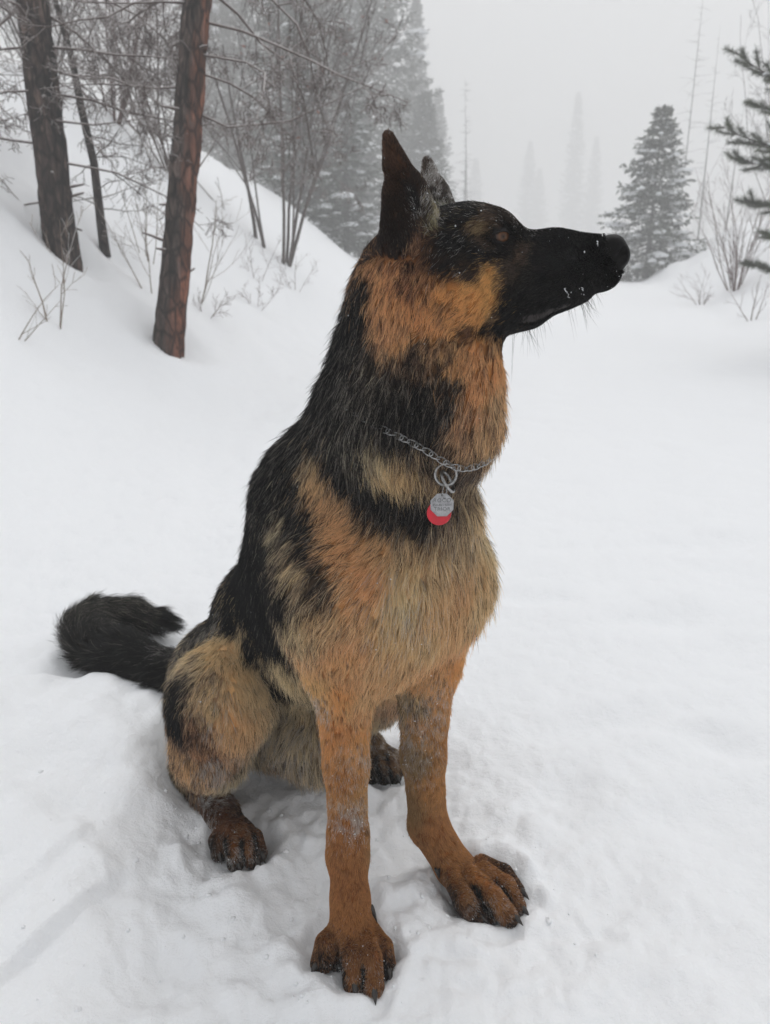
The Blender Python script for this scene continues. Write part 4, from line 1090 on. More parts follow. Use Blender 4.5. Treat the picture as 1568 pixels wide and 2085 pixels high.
(-178,1079,60,-22,-68,-70,23,67,-71,102,76,51,30),
(-117,815,449,-77,-64,-2,2,0,-100,34,30,28,24),
(-180,987,513,-98,-15,12,-8,-24,-97,22,21,22,18),
(-167,937,462,-86,-51,0,3,-4,-100,22,21,22,18),
(-220,1061,376,-89,-37,27,-21,-20,-96,22,21,22,18),
(-157,935,394,-79,-61,-9,11,1,-99,22,21,22,20),
(-230,1053,316,-72,-63,29,-23,-18,-96,22,21,22,18),
(-146,933,338,-77,-60,-22,26,3,-96,22,21,22,22),
(-195,1013,296,-54,-77,34,-24,-25,-94,22,21,22,20),
(-273,1112,296,-85,-21,48,-43,-27,-86,30,28,27,18),
(-195,1012,451,-97,-13,20,-16,-25,-96,22,21,22,18),
(-145,914,536,-77,-57,29,-24,-17,-96,22,21,22,18),
(-200,1022,354,-84,-54,-5,7,-2,-100,22,21,22,18),
(-172,974,339,-88,-46,-15,20,-6,-98,22,21,22,20),
(-138,866,458,-98,-21,-1,6,-21,-98,30,28,27,20),
(-159,996,250,-26,-86,-43,6,43,-90,22,21,22,22),
(-252,1013,292,-13,-17,98,-32,-93,-20,206,170,126,22),
(-225,1022,295,-3,-33,94,39,-88,-29,200,162,118,22),
(-209,963,269,45,-52,73,36,-64,-68,210,168,118,28),
(-184,971,248,79,-48,38,24,-33,-92,180,150,116,30),
(-177,1045,154,25,-93,-25,-6,25,-97,120,103,85,32),
(-213,935,224,43,-90,8,-8,-12,-99,198,150,100,28),
(-217,1080,77,-34,-78,-53,26,47,-85,130,113,95,32),
(-232,938,253,11,-85,51,-6,-52,-85,140,112,84,16),
(-241,956,273,-3,-60,80,-13,-79,-60,116,93,70,18),
(-278,998,280,-48,-25,84,-66,-52,-54,106,88,70,22),
(-296,970,249,-76,-46,46,-31,-37,-88,34,30,28,22),
(-292,951,214,-72,-70,1,6,-7,-100,22,21,22,20),
(-260,931,219,-29,-96,2,0,-2,-100,92,60,36,14),
(-288,968,138,-53,-84,-12,-10,21,-97,116,84,51,22),
(-253,945,170,-14,-81,-57,3,58,-82,106,68,40,14),
(-238,963,133,34,-91,-24,-19,18,-96,116,85,62,20),
(-355,1113,35,-93,-8,35,-32,-21,-92,88,74,56,22),
(-404,1330,126,-13,11,99,-93,-36,-8,48,44,42,24),
(-278,1097,286,-63,-10,77,72,30,63,70,64,60,18),
(-227,996,96,62,-34,-70,-76,-7,-64,120,105,88,26),
(-256,1024,44,7,17,98,98,-20,-4,88,55,35,10),
(-234,956,45,-51,-6,86,-17,-97,-17,104,63,35,7),
(-215,915,33,47,-81,35,24,-26,-94,113,70,37,4),
(-196,919,29,18,-93,31,34,-24,-91,113,70,37,4),
(-240,934,24,34,-86,37,16,-34,-93,90,59,36,4),
(-213,936,40,14,-38,92,55,-74,-39,111,69,36,5),
(-226,915,27,-81,-58,-7,25,-24,-94,26,21,19,2),
(-206,921,22,41,-91,8,14,-2,-99,22,18,17,2),
(-190,931,24,63,-71,31,26,-18,-95,99,63,36,3),
(-252,937,30,-57,-73,38,3,-48,-87,52,37,29,6),
(-210,910,7,49,-82,-29,-15,25,-96,34,28,25,5),
(-184,919,12,92,-34,19,11,-23,-97,30,25,22,5),
(-239,929,8,39,-89,-24,-14,20,-97,38,31,28,5),
(-48,805,398,10,-92,-39,-29,35,-89,164,116,73,15),
(-79,831,344,-57,-79,-21,33,1,-94,172,128,88,12),
(-50,824,335,2,-98,-19,3,19,-98,164,110,65,11),
(-27,834,323,53,-82,-24,-40,2,-92,168,127,86,18),
(-56,825,280,-19,-98,7,8,-8,-99,148,95,53,11),
(-30,832,262,73,-68,4,-16,-23,-96,148,100,61,10),
(-51,817,216,-6,-100,-1,2,1,-100,139,87,46,9),
(-31,824,196,77,-63,10,-8,-25,-96,144,98,62,8),
(-48,807,151,-5,-94,34,0,-34,-94,135,81,41,8),
(-45,785,96,-1,-72,69,-1,-69,-72,131,78,39,7),
(-42,762,66,5,-84,54,1,-54,-84,134,81,40,5),
(-68,767,23,-79,15,-59,45,-51,-74,125,77,39,4),
(-36,769,13,22,-19,-96,-86,-50,-10,134,81,42,4),
(-17,771,21,4,4,-100,39,-92,-2,130,81,44,4),
(-48,754,7,98,-21,-5,-10,-27,-96,132,79,41,3),
(-15,734,19,2,75,-66,7,-66,-75,132,79,41,3),
(-77,760,14,-14,90,-41,-15,-43,-89,122,76,40,3),
(0,753,13,3,80,-60,17,-59,-79,124,78,42,3),
(-54,747,8,49,-84,21,-5,-27,-96,22,18,17,2),
(-48,759,8,97,-10,-24,-26,-27,-93,126,78,41,3),
(-29,766,17,49,-33,-81,-86,-1,-52,128,79,41,3),
(-36,760,17,21,-54,-82,-50,66,-56,120,74,39,3),
(-83,740,4,-37,-66,-65,42,51,-75,27,22,20,4),
(-48,722,16,-99,-13,-6,9,-28,-96,28,23,21,4),
(-32,722,1,40,20,-89,-44,-81,-38,90,60,38,3),
(-36,716,25,14,-84,53,7,-52,-85,120,74,39,3),
(-16,710,25,-11,-80,58,3,-59,-81,120,74,39,3),
(4,729,10,3,-99,16,17,-15,-97,29,24,22,4),
(-12,720,2,13,62,-77,1,-78,-62,84,56,36,3),
(1,748,6,5,80,-60,17,-60,-78,111,70,39,3),
(59,879,339,33,-91,-25,-33,14,-93,160,113,71,15),
(30,898,277,-70,-72,-3,15,-11,-98,116,93,70,16),
(62,888,253,27,-96,5,-3,-6,-100,144,95,55,9),
(40,883,198,-41,-91,10,7,-14,-99,107,80,55,10),
(67,886,165,48,-88,5,-10,-11,-99,139,89,48,9),
(38,891,122,-82,-57,-4,17,-18,-97,117,82,53,8),
(67,878,100,28,-93,24,23,-18,-96,133,81,42,8),
(98,870,51,25,-79,56,66,-28,-69,134,83,42,5),
(128,843,50,6,-26,96,89,-43,-17,134,83,42,5),
(168,838,28,-43,-85,-32,71,-10,-69,125,77,39,3),
(105,819,41,9,-53,84,64,-62,-46,117,74,39,4),
(148,816,32,-5,-93,36,64,-31,-70,128,79,40,3),
(140,830,46,-14,-24,96,83,-56,-2,132,81,41,4),
(129,827,18,12,-68,72,65,-49,-58,22,18,17,2),
(161,838,38,-20,-97,10,65,-21,-73,111,70,37,2),
(125,836,25,8,-63,77,67,-54,-51,111,70,39,3),
(152,812,16,-52,-85,-2,56,-32,-76,111,70,39,3),
(169,827,21,49,8,87,86,-22,-47,117,73,39,3),
(109,812,24,-2,-97,24,50,-22,-84,93,61,37,3),
(116,808,10,-10,-100,-1,53,-5,-85,27,23,20,4),
(164,808,8,14,-96,-24,58,28,-77,33,27,22,4),
(92,824,28,-96,-24,-11,19,-32,-93,38,30,25,4),
(140,820,24,-69,-65,-33,61,-26,-75,30,24,21,3),
(179,826,7,25,-88,-40,55,47,-69,60,42,30,4),
(-4,1125,40,31,-19,93,79,-49,-36,107,78,53,6),
(13,1121,29,33,-70,63,57,-39,-73,107,75,51,6),
(-21,1109,14,1,-95,30,17,-30,-94,24,20,18,4),
(-3,1110,3,-19,-63,-75,73,42,-54,24,20,18,4),
(-12,1145,91,24,-65,-72,-43,59,-68,133,113,93,22),
(20,1110,9,38,-92,-7,36,21,-91,30,24,21,4),
(-418,1295,99,-43,-86,26,-88,35,-31,25,24,24,32),
(-475,1338,118,-22,-61,76,-96,25,-7,38,36,35,34),
(-563,1372,110,-63,-72,29,-73,68,8,34,32,31,36),
(-629,1421,118,-72,-49,49,7,66,75,48,45,42,36),
(-639,1506,144,-1,11,99,99,16,-1,58,54,48,36),
(-598,1568,134,19,34,92,98,-7,-18,54,51,45,36),
(-520,1552,112,11,-56,82,99,-3,-15,54,49,43,34),
(-467,1551,95,32,-60,73,94,9,-34,30,28,27,28),
(216,867,840,43,71,55,-85,52,-1,22,21,22,3),
(192,874,849,35,54,77,-86,51,3,22,21,22,3),
(197,885,815,51,83,-23,-86,48,-18,22,21,22,4),
(168,878,853,14,51,85,-90,42,-10,22,21,22,4),
(173,894,820,14,98,-14,-97,11,-21,22,21,22,6),
(176,876,792,42,79,-45,-91,37,-20,22,21,22,6),
(153,892,802,59,74,-32,-79,46,-40,22,21,22,7),
(153,895,840,43,82,37,-85,50,-14,76,61,51,5),
(138,906,830,46,87,21,-80,50,-32,74,60,50,6),
(137,901,790,61,66,-43,-79,43,-44,22,21,22,8),
(139,890,777,43,68,-60,-89,21,-40,22,21,22,9),
(125,908,842,46,72,52,-78,60,-15,22,21,22,7),
(161,896,822,23,97,-8,-95,20,-23,40,35,32,6),
(128,899,849,31,83,46,-89,43,-18,34,30,30,4),
(121,898,875,23,77,60,-71,55,-43,74,58,45,8),
(126,899,865,-3,100,4,-92,-1,-40,22,21,22,4),
(137,892,863,75,58,32,-58,81,-12,22,21,22,4),
(144,892,854,10,88,47,-93,25,-28,22,21,22,4),
(132,901,847,18,64,75,-85,49,-22,44,38,35,4),
(119,900,853,79,57,22,-52,81,-26,28,25,24,5),
(186,888,835,36,85,39,-89,43,-14,46,44,45,4),  # same painted muzzle sheen, mirrored to the far side
(172,892,837,17,91,39,-93,28,-24,44,41,41,5),
(150,896,806,63,73,-27,-77,53,-35,40,36,34,6),
(203,877,839,53,66,53,-79,61,3,40,39,40,3),
(147,901,820,56,83,-2,-80,53,-28,68,56,47,6),
(130,887,877,64,34,69,-54,83,10,58,46,38,7),
(111,905,862,19,92,35,-65,38,-66,98,76,54,9),
(97,915,852,33,80,50,-70,56,-43,22,21,22,9),
(84,922,853,27,80,54,-60,57,-56,22,21,22,9),
(110,917,838,39,81,44,-69,57,-44,22,21,22,9),
(144,887,863,57,63,53,-77,64,7,40,35,32,5),
(118,906,850,58,68,44,-58,73,-36,74,58,45,8),
(124,917,819,55,83,14,-61,50,-61,178,124,72,10),
(115,923,797,56,81,-20,-69,32,-65,175,120,68,11),
(127,912,795,57,77,-30,-76,33,-56,165,114,66,10),
(104,928,782,53,83,-14,-71,36,-60,165,110,60,13),
(115,915,778,70,68,-22,-68,54,-50,160,106,58,12),
(125,905,780,65,64,-42,-75,47,-46,95,70,46,9),
(72,947,817,-7,99,15,-19,14,-97,112,70,38,13),
(69,953,796,1,99,14,-4,14,-99,145,92,48,15),
(35,956,831,-20,97,16,-15,13,-98,132,84,46,15),
(49,963,776,-11,98,17,-2,16,-99,158,106,60,18),
(59,954,814,-9,98,18,-11,17,-98,92,54,30,14),
(84,937,830,10,93,34,-51,34,-79,36,28,24,10),
(76,935,840,7,91,41,-36,40,-84,60,40,28,10),
(87,943,798,17,98,-4,-54,6,-84,150,98,52,12),
(118,906,765,86,51,-3,-45,72,-53,42,30,22,9),
(108,921,764,71,69,12,-58,67,-46,90,58,32,12),
(128,891,768,79,44,-43,-61,56,-55,22,21,22,9),
(107,925,824,44,85,28,-61,52,-60,60,46,36,9),
(86,943,776,30,95,8,-28,17,-94,140,92,50,15),
(22,919,870,44,89,-7,7,4,100,50,35,28,5),
(39,929,859,5,66,75,2,-75,66,44,29,22,11),
(57,934,851,-35,84,40,19,-36,92,95,62,38,12),
(37,921,865,11,92,38,4,-38,92,46,31,24,10),
(48,925,858,-44,67,60,24,-55,80,70,46,32,11),
(12,931,862,-11,95,30,4,-30,95,48,32,25,7),
(-15,1022,654,55,65,52,34,39,-86,22,21,22,28),
(21,1028,617,78,43,46,36,30,-89,34,32,31,28),
(56,971,556,92,0,40,35,47,-81,146,106,68,22),
(105,947,520,63,0,78,57,68,-46,154,109,67,22),
(46,1007,571,88,22,42,37,23,-90,22,21,22,20),
(55,1003,543,83,24,50,43,28,-86,22,21,22,20),
(19,1040,594,77,43,48,37,31,-88,22,21,22,22),
(16,1057,565,75,56,36,28,23,-93,22,21,22,20),
(68,985,534,66,25,71,60,40,-70,22,21,22,20),
(50,1024,526,81,48,34,24,27,-93,92,79,62,22),
(78,996,510,63,52,58,45,37,-82,88,73,56,24),
(112,970,497,76,33,56,48,31,-82,105,86,64,24),
(41,1039,488,72,69,9,10,3,-99,42,38,34,22),
(93,967,521,61,20,76,65,42,-63,40,34,30,22),
(131,957,472,96,16,25,21,21,-95,92,75,56,26),
(112,952,509,72,11,68,61,36,-71,52,43,35,22),
(126,968,424,90,29,-32,-29,-13,-95,116,96,72,30),
(2,1026,302,82,34,-45,-35,-33,-88,126,106,81,34),
(-63,1024,141,96,-16,24,23,-5,-97,116,99,79,34),
(-117,1121,54,71,-1,-70,-70,0,-71,102,76,51,30),
(119,985,449,85,52,-2,0,-2,-100,34,30,28,24),
(-31,1096,513,46,88,12,25,0,-97,22,21,22,18),
(11,1064,462,76,65,0,3,-4,-100,22,21,22,18),
(-90,1154,376,64,72,27,26,13,-96,22,21,22,18),
(9,1054,394,83,55,-9,-4,-10,-99,22,21,22,20),
(-80,1160,316,83,47,29,24,16,-96,22,21,22,18),
(7,1043,338,81,54,-22,-11,-24,-96,22,21,22,22),
(-53,1115,296,90,26,34,31,14,-94,22,21,22,20),
(-121,1219,296,47,74,48,39,32,-86,30,28,27,18),
(-52,1115,451,44,88,20,29,7,-96,22,21,22,18),
(34,1042,537,79,54,29,24,17,-96,22,21,22,18),
(-59,1123,354,78,62,-5,-1,-7,-100,22,21,22,18),
(-23,1081,339,72,68,-15,-1,-21,-98,22,21,22,20),
(70,1017,457,52,86,-1,18,-12,-98,30,28,27,20),
(-47,1075,250,90,-3,-43,-43,8,-90,22,21,22,22),
(-34,1169,289,20,7,98,98,1,-20,206,170,126,22),
(-52,1146,291,32,-8,94,70,-65,-29,200,162,118,22),
(1,1106,277,35,-59,73,49,-55,-68,210,168,118,28),
(-17,1086,251,20,-90,38,23,-33,-92,180,150,116,30),
(-80,1116,164,80,-54,-25,-22,13,-97,120,103,85,32),
(37,1095,225,72,-69,8,14,4,-99,198,150,100,28),
(-106,1159,75,84,7,-53,-52,-10,-85,130,113,95,32),
(42,1119,262,77,-38,51,51,-11,-85,140,112,84,16),
(22,1139,285,57,-16,80,79,-13,-60,116,93,70,18),
(-11,1189,282,39,38,84,71,46,-54,106,88,70,22),
(26,1204,254,68,57,46,45,17,-88,34,30,28,22),
(49,1195,213,89,45,1,5,-8,-100,22,21,22,20),
(63,1150,218,100,-3,2,2,0,-100,92,60,36,14),
(33,1191,137,96,24,-12,-16,17,-97,116,84,51,22),
(40,1146,162,81,-13,-57,-56,15,-82,106,68,40,14),
(13,1134,131,75,-61,-24,-11,24,-96,116,85,62,20),
(-95,1301,34,38,86,35,30,24,-92,88,74,56,22),
(-107,1219,284,30,57,77,-51,-58,63,70,64,60,18),
(-55,1167,51,-18,-2,98,-12,-99,-4,88,55,35,10),
(97,956,342,94,29,-21,-12,-31,-94,172,128,88,12),
(96,907,334,92,-33,-19,-19,4,-98,164,110,65,11),
(88,923,279,99,-13,7,5,-10,-99,148,95,53,11),
(81,915,216,96,-26,-1,-2,-1,-100,139,87,46,9),
(134,898,30,11,80,-59,34,-59,-74,125,77,39,4),
(132,892,12,11,-27,-96,75,65,-10,134,81,42,4),
(136,887,11,-11,-99,-5,28,1,-96,132,79,41,3),
(153,886,21,64,-74,21,27,-4,-96,22,18,17,2),
(134,889,10,-21,-95,-24,34,15,-93,126,78,41,3),
(139,881,18,15,-57,-81,28,81,-52,128,79,41,3),
(138,884,16,44,-37,-82,-46,68,-56,120,74,39,3),
(175,881,17,44,89,-6,24,-18,-96,28,23,21,4),
(-27,842,124,80,59,-4,12,-22,-97,117,82,53,8),
(-209,980,15,90,-32,30,23,-26,-94,24,20,18,4),
]

FROST = [  # place, reach and amount of rime on the coat
(-0.085,0.847,0.314,0.022,0.40),
(-0.095,1.016,0.155,0.030,0.30),
(-0.078,0.832,0.175,0.030,0.20),
(-0.042,0.812,0.173,0.022,0.50),
(-0.027,0.829,0.235,0.040,0.20),
(-0.232,0.941,0.258,0.020,0.22),
(-0.235,0.929,0.228,0.018,0.20),
(-0.240,0.959,0.144,0.030,0.40),
(-0.183,1.048,0.125,0.050,0.25),
(-0.213,1.089,0.033,0.050,0.30),
(0.054,0.907,0.920,0.030,0.28),
(0.061,0.896,0.901,0.020,0.30),
(0.050,0.834,0.880,0.015,0.35),
(0.041,0.826,0.886,0.012,0.20),
(0.023,0.819,0.456,0.045,0.16),
(0.139,0.848,0.871,0.015,0.12),
(0.088,0.845,0.885,0.040,0.03),
(0.068,0.827,0.849,0.030,0.03),
(-0.272,1.026,0.043,0.030,0.45),
(-0.266,0.988,0.010,0.030,0.30),
(-0.213,0.909,0.016,0.040,0.20),
(-0.038,0.730,-0.015,0.040,0.18),
(0.141,0.819,-0.007,0.050,0.15),
(0.068,0.892,0.273,0.050,0.22),
(-0.413,1.353,0.120,0.030,0.06),
(-0.121,1.008,0.135,0.050,0.25),
(-0.003,1.172,0.063,0.050,0.35),
(-0.259,1.082,0.302,0.020,0.12),
(0.096,0.861,0.522,0.080,0.02),
(0.036,0.891,0.237,0.050,0.20),
]

DARKS = [(-0.027, 0.777, 0.028), (-0.027, 0.774, 0.025), (-0.027, 0.772, 0.023), (-0.027, 0.769, 0.020), (-0.027, 0.767, 0.018), (-0.027, 0.765, 0.016), (-0.027, 0.762, 0.013), (-0.027, 0.760, 0.011), (-0.027, 0.757, 0.009), (-0.026, 0.755, 0.007), (-0.026, 0.752, 0.004), (-0.026, 0.739, 0.014), (-0.025, 0.719, 0.031), (-0.025, 0.718, 0.027), (-0.025, 0.717, 0.023), (-0.025, 0.716, 0.020), (-0.025, 0.715, 0.016), (-0.025, 0.713, 0.014), (-0.058, 0.769, 0.022), (-0.058, 0.766, 0.019), (-0.057, 0.764, 0.017), (-0.057, 0.761, 0.014), (-0.057, 0.759, 0.012), (-0.057, 0.756, 0.009), (-0.056, 0.754, 0.007), (-0.056, 0.751, 0.005), (-0.056, 0.745, 0.006), (-0.056, 0.748, -0.002), (-0.056, 0.745, -0.004), (-0.007, 0.774, 0.024), (-0.007, 0.771, 0.022), (-0.006, 0.769, 0.019), (-0.006, 0.766, 0.017), (-0.005, 0.763, 0.014), (-0.005, 0.761, 0.012), (-0.004, 0.758, 0.009), (-0.004, 0.755, 0.007), (-0.003, 0.753, 0.004), (-0.003, 0.735, 0.018), (-0.002, 0.733, 0.015), (-0.002, 0.731, 0.012), (0.123, 0.836, 0.042), (0.124, 0.833, 0.040), (0.126, 0.831, 0.037), (0.128, 0.830, 0.033), (0.131, 0.832, 0.025), (0.133, 0.831, 0.022), (0.135, 0.827, 0.020), (0.136, 0.825, 0.017), (0.138, 0.823, 0.014), (0.140, 0.820, 0.011), (0.147, 0.846, 0.044), (0.150, 0.843, 0.042), (0.153, 0.840, 0.041), (0.156, 0.838, 0.038), (0.159, 0.837, 0.035), (0.163, 0.838, 0.030), (0.166, 0.838, 0.025), (0.170, 0.838, 0.021), (-0.230, 0.934, 0.035), (-0.228, 0.928, 0.034), (-0.226, 0.917, 0.036), (-0.225, 0.914, 0.032), (-0.226, 0.914, 0.025), (-0.226, 0.915, 0.017), (-0.207, 0.930, 0.039), (-0.206, 0.925, 0.037), (-0.205, 0.921, 0.034), (-0.205, 0.920, 0.028), (-0.204, 0.920, 0.022), (-0.204, 0.919, 0.017), (-0.204, 0.918, 0.011), (-0.192, 0.944, 0.034), (-0.191, 0.939, 0.031), (-0.189, 0.935, 0.028), (-0.188, 0.932, 0.023), (-0.188, 0.930, 0.018), (-0.185, 0.921, 0.019), (-0.013, 1.126, 0.040), (-0.013, 1.119, 0.037), (-0.012, 1.117, 0.032), (-0.012, 1.115, 0.026), (-0.011, 1.112, 0.020), (-0.010, 1.111, 0.014), (-0.010, 1.112, 0.005), (0.003, 1.132, 0.041), (0.004, 1.125, 0.038), (0.006, 1.122, 0.034), (0.007, 1.119, 0.028), (0.008, 1.116, 0.023), (0.009, 1.113, 0.019), (0.010, 1.111, 0.013)]
MOLE_C = (0.0868, 0.8253, 0.8021)
MOUTH = [(0.1456, 0.8307, 0.7754), (0.1491, 0.8306, 0.7763), (0.1526, 0.8305, 0.7772), (0.1561, 0.8303, 0.7782), (0.1596, 0.8301, 0.7792), (0.1632, 0.8304, 0.7802), (0.1667, 0.8304, 0.7814), (0.1703, 0.8306, 0.7825), (0.1741, 0.8320, 0.7837), (0.1776, 0.8321, 0.7849), (0.1810, 0.8317, 0.7863), (0.1846, 0.8321, 0.7876), (0.1879, 0.8314, 0.7890), (0.1912, 0.8309, 0.7905)]

NOSE_C = (0.2408, 0.8357, 0.8455)
EYE_C = [(0.1161, 0.8285, 0.8575), (0.1253, 0.8940, 0.8604)]
N_CLUMPS, STRANDS, COAT_GAIN = 54000, 14, 1.0
def build_sdf(prims, lo, hi, h, Lax):
    n=np.ceil((hi-lo)/h).astype(int)+1
    D=np.full(n,0.2,np.float32)
    ax=[ (lo[i]+h*np.arange(n[i])).astype(np.float32) for i in range(3)]
    for pr in prims:
        op=pr[0]; a=np.array(pr[1:4],np.float32); b=np.array(pr[4:7],np.float32); ra,rb,k,sq=pr[7:11]
        m=max(ra,rb)+0.05+k
        i0=[];i1=[]
        for q in range(3):
            mn=min(a[q],b[q])-m; mx=max(a[q],b[q])+m
            i0.append(max(0,int((mn-lo[q])/h))); i1.append(min(n[q],int((mx-lo[q])/h)+2))
        sl=tuple(slice(i0[q],i1[q]) for q in range(3))
        X=ax[0][sl[0]][:,None,None]-a[0]; Y=ax[1][sl[1]][None,:,None]-a[1]; Z=ax[2][sl[2]][None,None,:]-a[2]
        ba=b-a
        if sq<1:
            lat=X*Lax[0]+Y*Lax[1]; e=lat*(1/sq-1); X=X+e*Lax[0]; Y=Y+e*Lax[1]
            lb=ba@Lax; ba=ba+Lax*lb*(1/sq-1)
        t=np.clip((X*ba[0]+Y*ba[1]+Z*ba[2])/max(float(ba@ba),1e-9),0,1)
        d=np.sqrt((X-t*ba[0])**2+(Y-t*ba[1])**2+(Z-t*ba[2])**2)-(ra+(rb-ra)*t)
        if sq<1: d=d*(0.5+0.5*sq)
        cur=D[sl]
        if op>0:
            hh=np.maximum(k-np.abs(cur-d),0)/k; D[sl]=np.minimum(cur,d)-hh*hh*k*.25
        else:
            d=-d; hh=np.maximum(k-np.abs(cur-d),0)/k; D[sl]=np.maximum(cur,d)+hh*hh*k*.25
    return D
def sample(D,lo,h,p):
    q=(p-lo)/h; q=np.clip(q,0.001,np.array(D.shape)-1.001); i=q.astype(int); f=(q-i)
    r=0
    for dx in(0,1):
        for dy in(0,1):
            for dz in(0,1):
                w=(f[:,0] if dx else 1-f[:,0])*(f[:,1] if dy else 1-f[:,1])*(f[:,2] if dz else 1-f[:,2])
                r=r+w*D[i[:,0]+dx,i[:,1]+dy,i[:,2]+dz]
    return r
def grad(D,lo,h,p,e=None):
    e=e or h*.8; g=np.empty_like(p)
    for k in range(3):
        o=np.zeros(3); o[k]=e
        g[:,k]=sample(D,lo,h,p+o)-sample(D,lo,h,p-o)
    return g/np.maximum(np.linalg.norm(g,axis=1,keepdims=True),1e-9)
def surface_nets(D,lo,h):
    S=D<0
    nx,ny,nz=D.shape
    cnt=np.zeros((nx-1,ny-1,nz-1),np.int8)
    for dx in(0,1):
        for dy in(0,1):
            for dz in(0,1): cnt+=S[dx:nx-1+dx,dy:ny-1+dy,dz:nz-1+dz]
    cells=np.argwhere((cnt>0)&(cnt<8)); idx=np.full(cnt.shape,-1,np.int32)
    idx[tuple(cells.T)]=np.arange(len(cells))
    acc=np.zeros((len(cells),3));num=np.zeros(len(cells))
    cor=[(a,b,c) for a in(0,1) for b in(0,1) for c in(0,1)]
    V={q:D[cells[:,0]+q[0],cells[:,1]+q[1],cells[:,2]+q[2]] for q in cor}
    for q in cor:
        for k in range(3):
            if q[k]==0:
                r=list(q);r[k]=1;r=tuple(r)
                a,b=V[q],V[r]; m=(a<0)!=(b<0)
                t=np.where(m,a/np.where(m,a-b,1),0)
                pt=np.tile(np.array(q,float),(len(cells),1)); pt[:,k]=t
                acc[m]+=pt[m]; num[m]+=1
    P=lo+h*(cells+acc/num[:,None])
    F=[]
    for k in range(3):
        u,v=(k+1)%3,(k+2)%3
        s0=[slice(None)]*3;s1=[slice(None)]*3;s0[k]=slice(0,-1);s1[k]=slice(1,None)
        A=S[tuple(s0)];B=S[tuple(s1)]
        e=np.argwhere(A!=B); e=e[(e[:,u]>0)&(e[:,v]>0)&(e[:,u]<D.shape[u]-1)&(e[:,v]<D.shape[v]-1)]
        fl=A[tuple(e.T)]
        q=[]
        for du,dv in((-1,-1),(0,-1),(0,0),(-1,0)):
            c=e.copy();c[:,u]+=du;c[:,v]+=dv; q.append(idx[tuple(c.T)])
        q=np.stack(q,1); q[~fl]=q[~fl][:,::-1]; F.append(q)
    F=np.concatenate(F); F=F[(F>=0).all(1)]
    return P,F

SLO = np.array([-.75, .62, -.03]); SHI = np.array([.32, 1.70, 1.0]); SH = 0.0031
DF = build_sdf(PRIMS, SLO, SHI, SH, DOG_L)
BV, BF = surface_nets(DF, SLO, SH)
# keep the largest body only and relax the staircase of the grid
for _ in range(2):
    g = grad(DF, SLO, SH, BV, SH * 1.2)
    BV = BV - g * sample(DF, SLO, SH, BV)[:, None] * 0.8
FUR = np.array(FUR, float)
FP = FUR[:, 0:3] / 1000; FN = unit(FUR[:, 3:6]); FT = unit(FUR[:, 6:9]); FC = FUR[:, 9:12] / 255; FL = FUR[:, 12] / 1000
FC = np.where(FC <= 0.04045, FC / 12.92, ((FC + 0.055) / 1.055) ** 2.4)
rng = np.random.RandomState(11)
FQ = (FP * FP).sum(1)

def fur_weights(p, n, k=6, power=4.0, warp=0.007):
    q = p + warp * np.stack([vnoise3(p * 55 + 7), vnoise3(p * 55 + 29), vnoise3(p * 55 + 51)], 1) * 2
    idx = np.empty((len(p), k), int); ww = np.empty((len(p), k))
    for s0 in range(0, len(p), 20000):
        a = q[s0:s0 + 20000]
        d2 = (a * a).sum(1)[:, None] + FQ[None] - 2 * (a @ FP.T) + (1 - n[s0:s0 + 20000] @ FN.T) * 0.0007
        d2 = np.maximum(d2, 0).astype(np.float32)
        ii = np.argpartition(d2, k, axis=1)[:, :k]
        dd = np.take_along_axis(d2, ii, 1)
        w = 1 / (dd + 1e-6) ** (power / 2)
        idx[s0:s0 + 20000] = ii
        ww[s0:s0 + 20000] = w / w.sum(1, keepdims=True)
    return idx, ww

# skin colour follows the coat
bn = grad(DF, SLO, SH, BV)
bi, bw = fur_weights(BV, bn)
bc = (FC[bi] * bw[..., None]).sum(1)
SKIN = np.array([0.006, 0.0055, 0.0055])
NOSE = np.array(NOSE_C)
dn = np.linalg.norm(BV - NOSE, axis=1)
bc = bc * 1.1
bc[dn < 0.026] = SKIN
m = NT('dog_skin')
at = m.n('ShaderNodeAttribute', attribute_name='coat')
m.l(at.outputs['Color'], m.b.inputs['Base Color'])
m.b.inputs['Roughness'].default_value = 0.45
m.b.inputs['Specular IOR Level'].default_value = 0.06
vz = m.n('ShaderNodeTexVoronoi'); vz.inputs['Scale'].default_value = 700
tcn = m.n('ShaderNodeTexCoord'); m.l(tcn.outputs['Object'], vz.inputs['Vector'])
m.bump(vz.outputs['Distance'], 0.5, 0.0008)
dog = mesh_obj('german_shepherd_dog', BV, BF, m.m, attr={'coat': bc}, local=(DOG_O[0], DOG_O[1], 0.0))
tag(dog, 'black and tan shepherd dog sitting upright in the snow, looking to the right', 'dog')

# ---- fur: clumps of strands lying along the coat's flow
tri = np.concatenate([BF[:, [0, 1, 2]], BF[:, [0, 2, 3]]])
e1 = BV[tri[:, 1]] - BV[tri[:, 0]]; e2 = BV[tri[:, 2]] - BV[tri[:, 0]]
ta = 0.5 * np.linalg.norm(np.cross(e1, e2), axis=1)
NCL = N_CLUMPS
_tmp = np.empty(len(dog.data.vertices) * 4, np.float32)
dog.data.attributes['coat'].data.foreach_get('color', _tmp)
_t4 = _tmp.reshape(-1, 4)
cen = (BV[tri[:, 0]] + BV[tri[:, 1]] + BV[tri[:, 2]]) / 3
tlen = (FL[bi] * bw).sum(1)[tri[:, 0]]
dens = ta * (0.012 / (tlen + 0.004)) ** 1.05           # short coats are denser
dens[(np.linalg.norm(cen - NOSE, axis=1) < 0.0225)] = 0
for ec in EYE_C:
    dens[(np.linalg.norm(cen - np.array(ec), axis=1) < 0.0125)] = 0
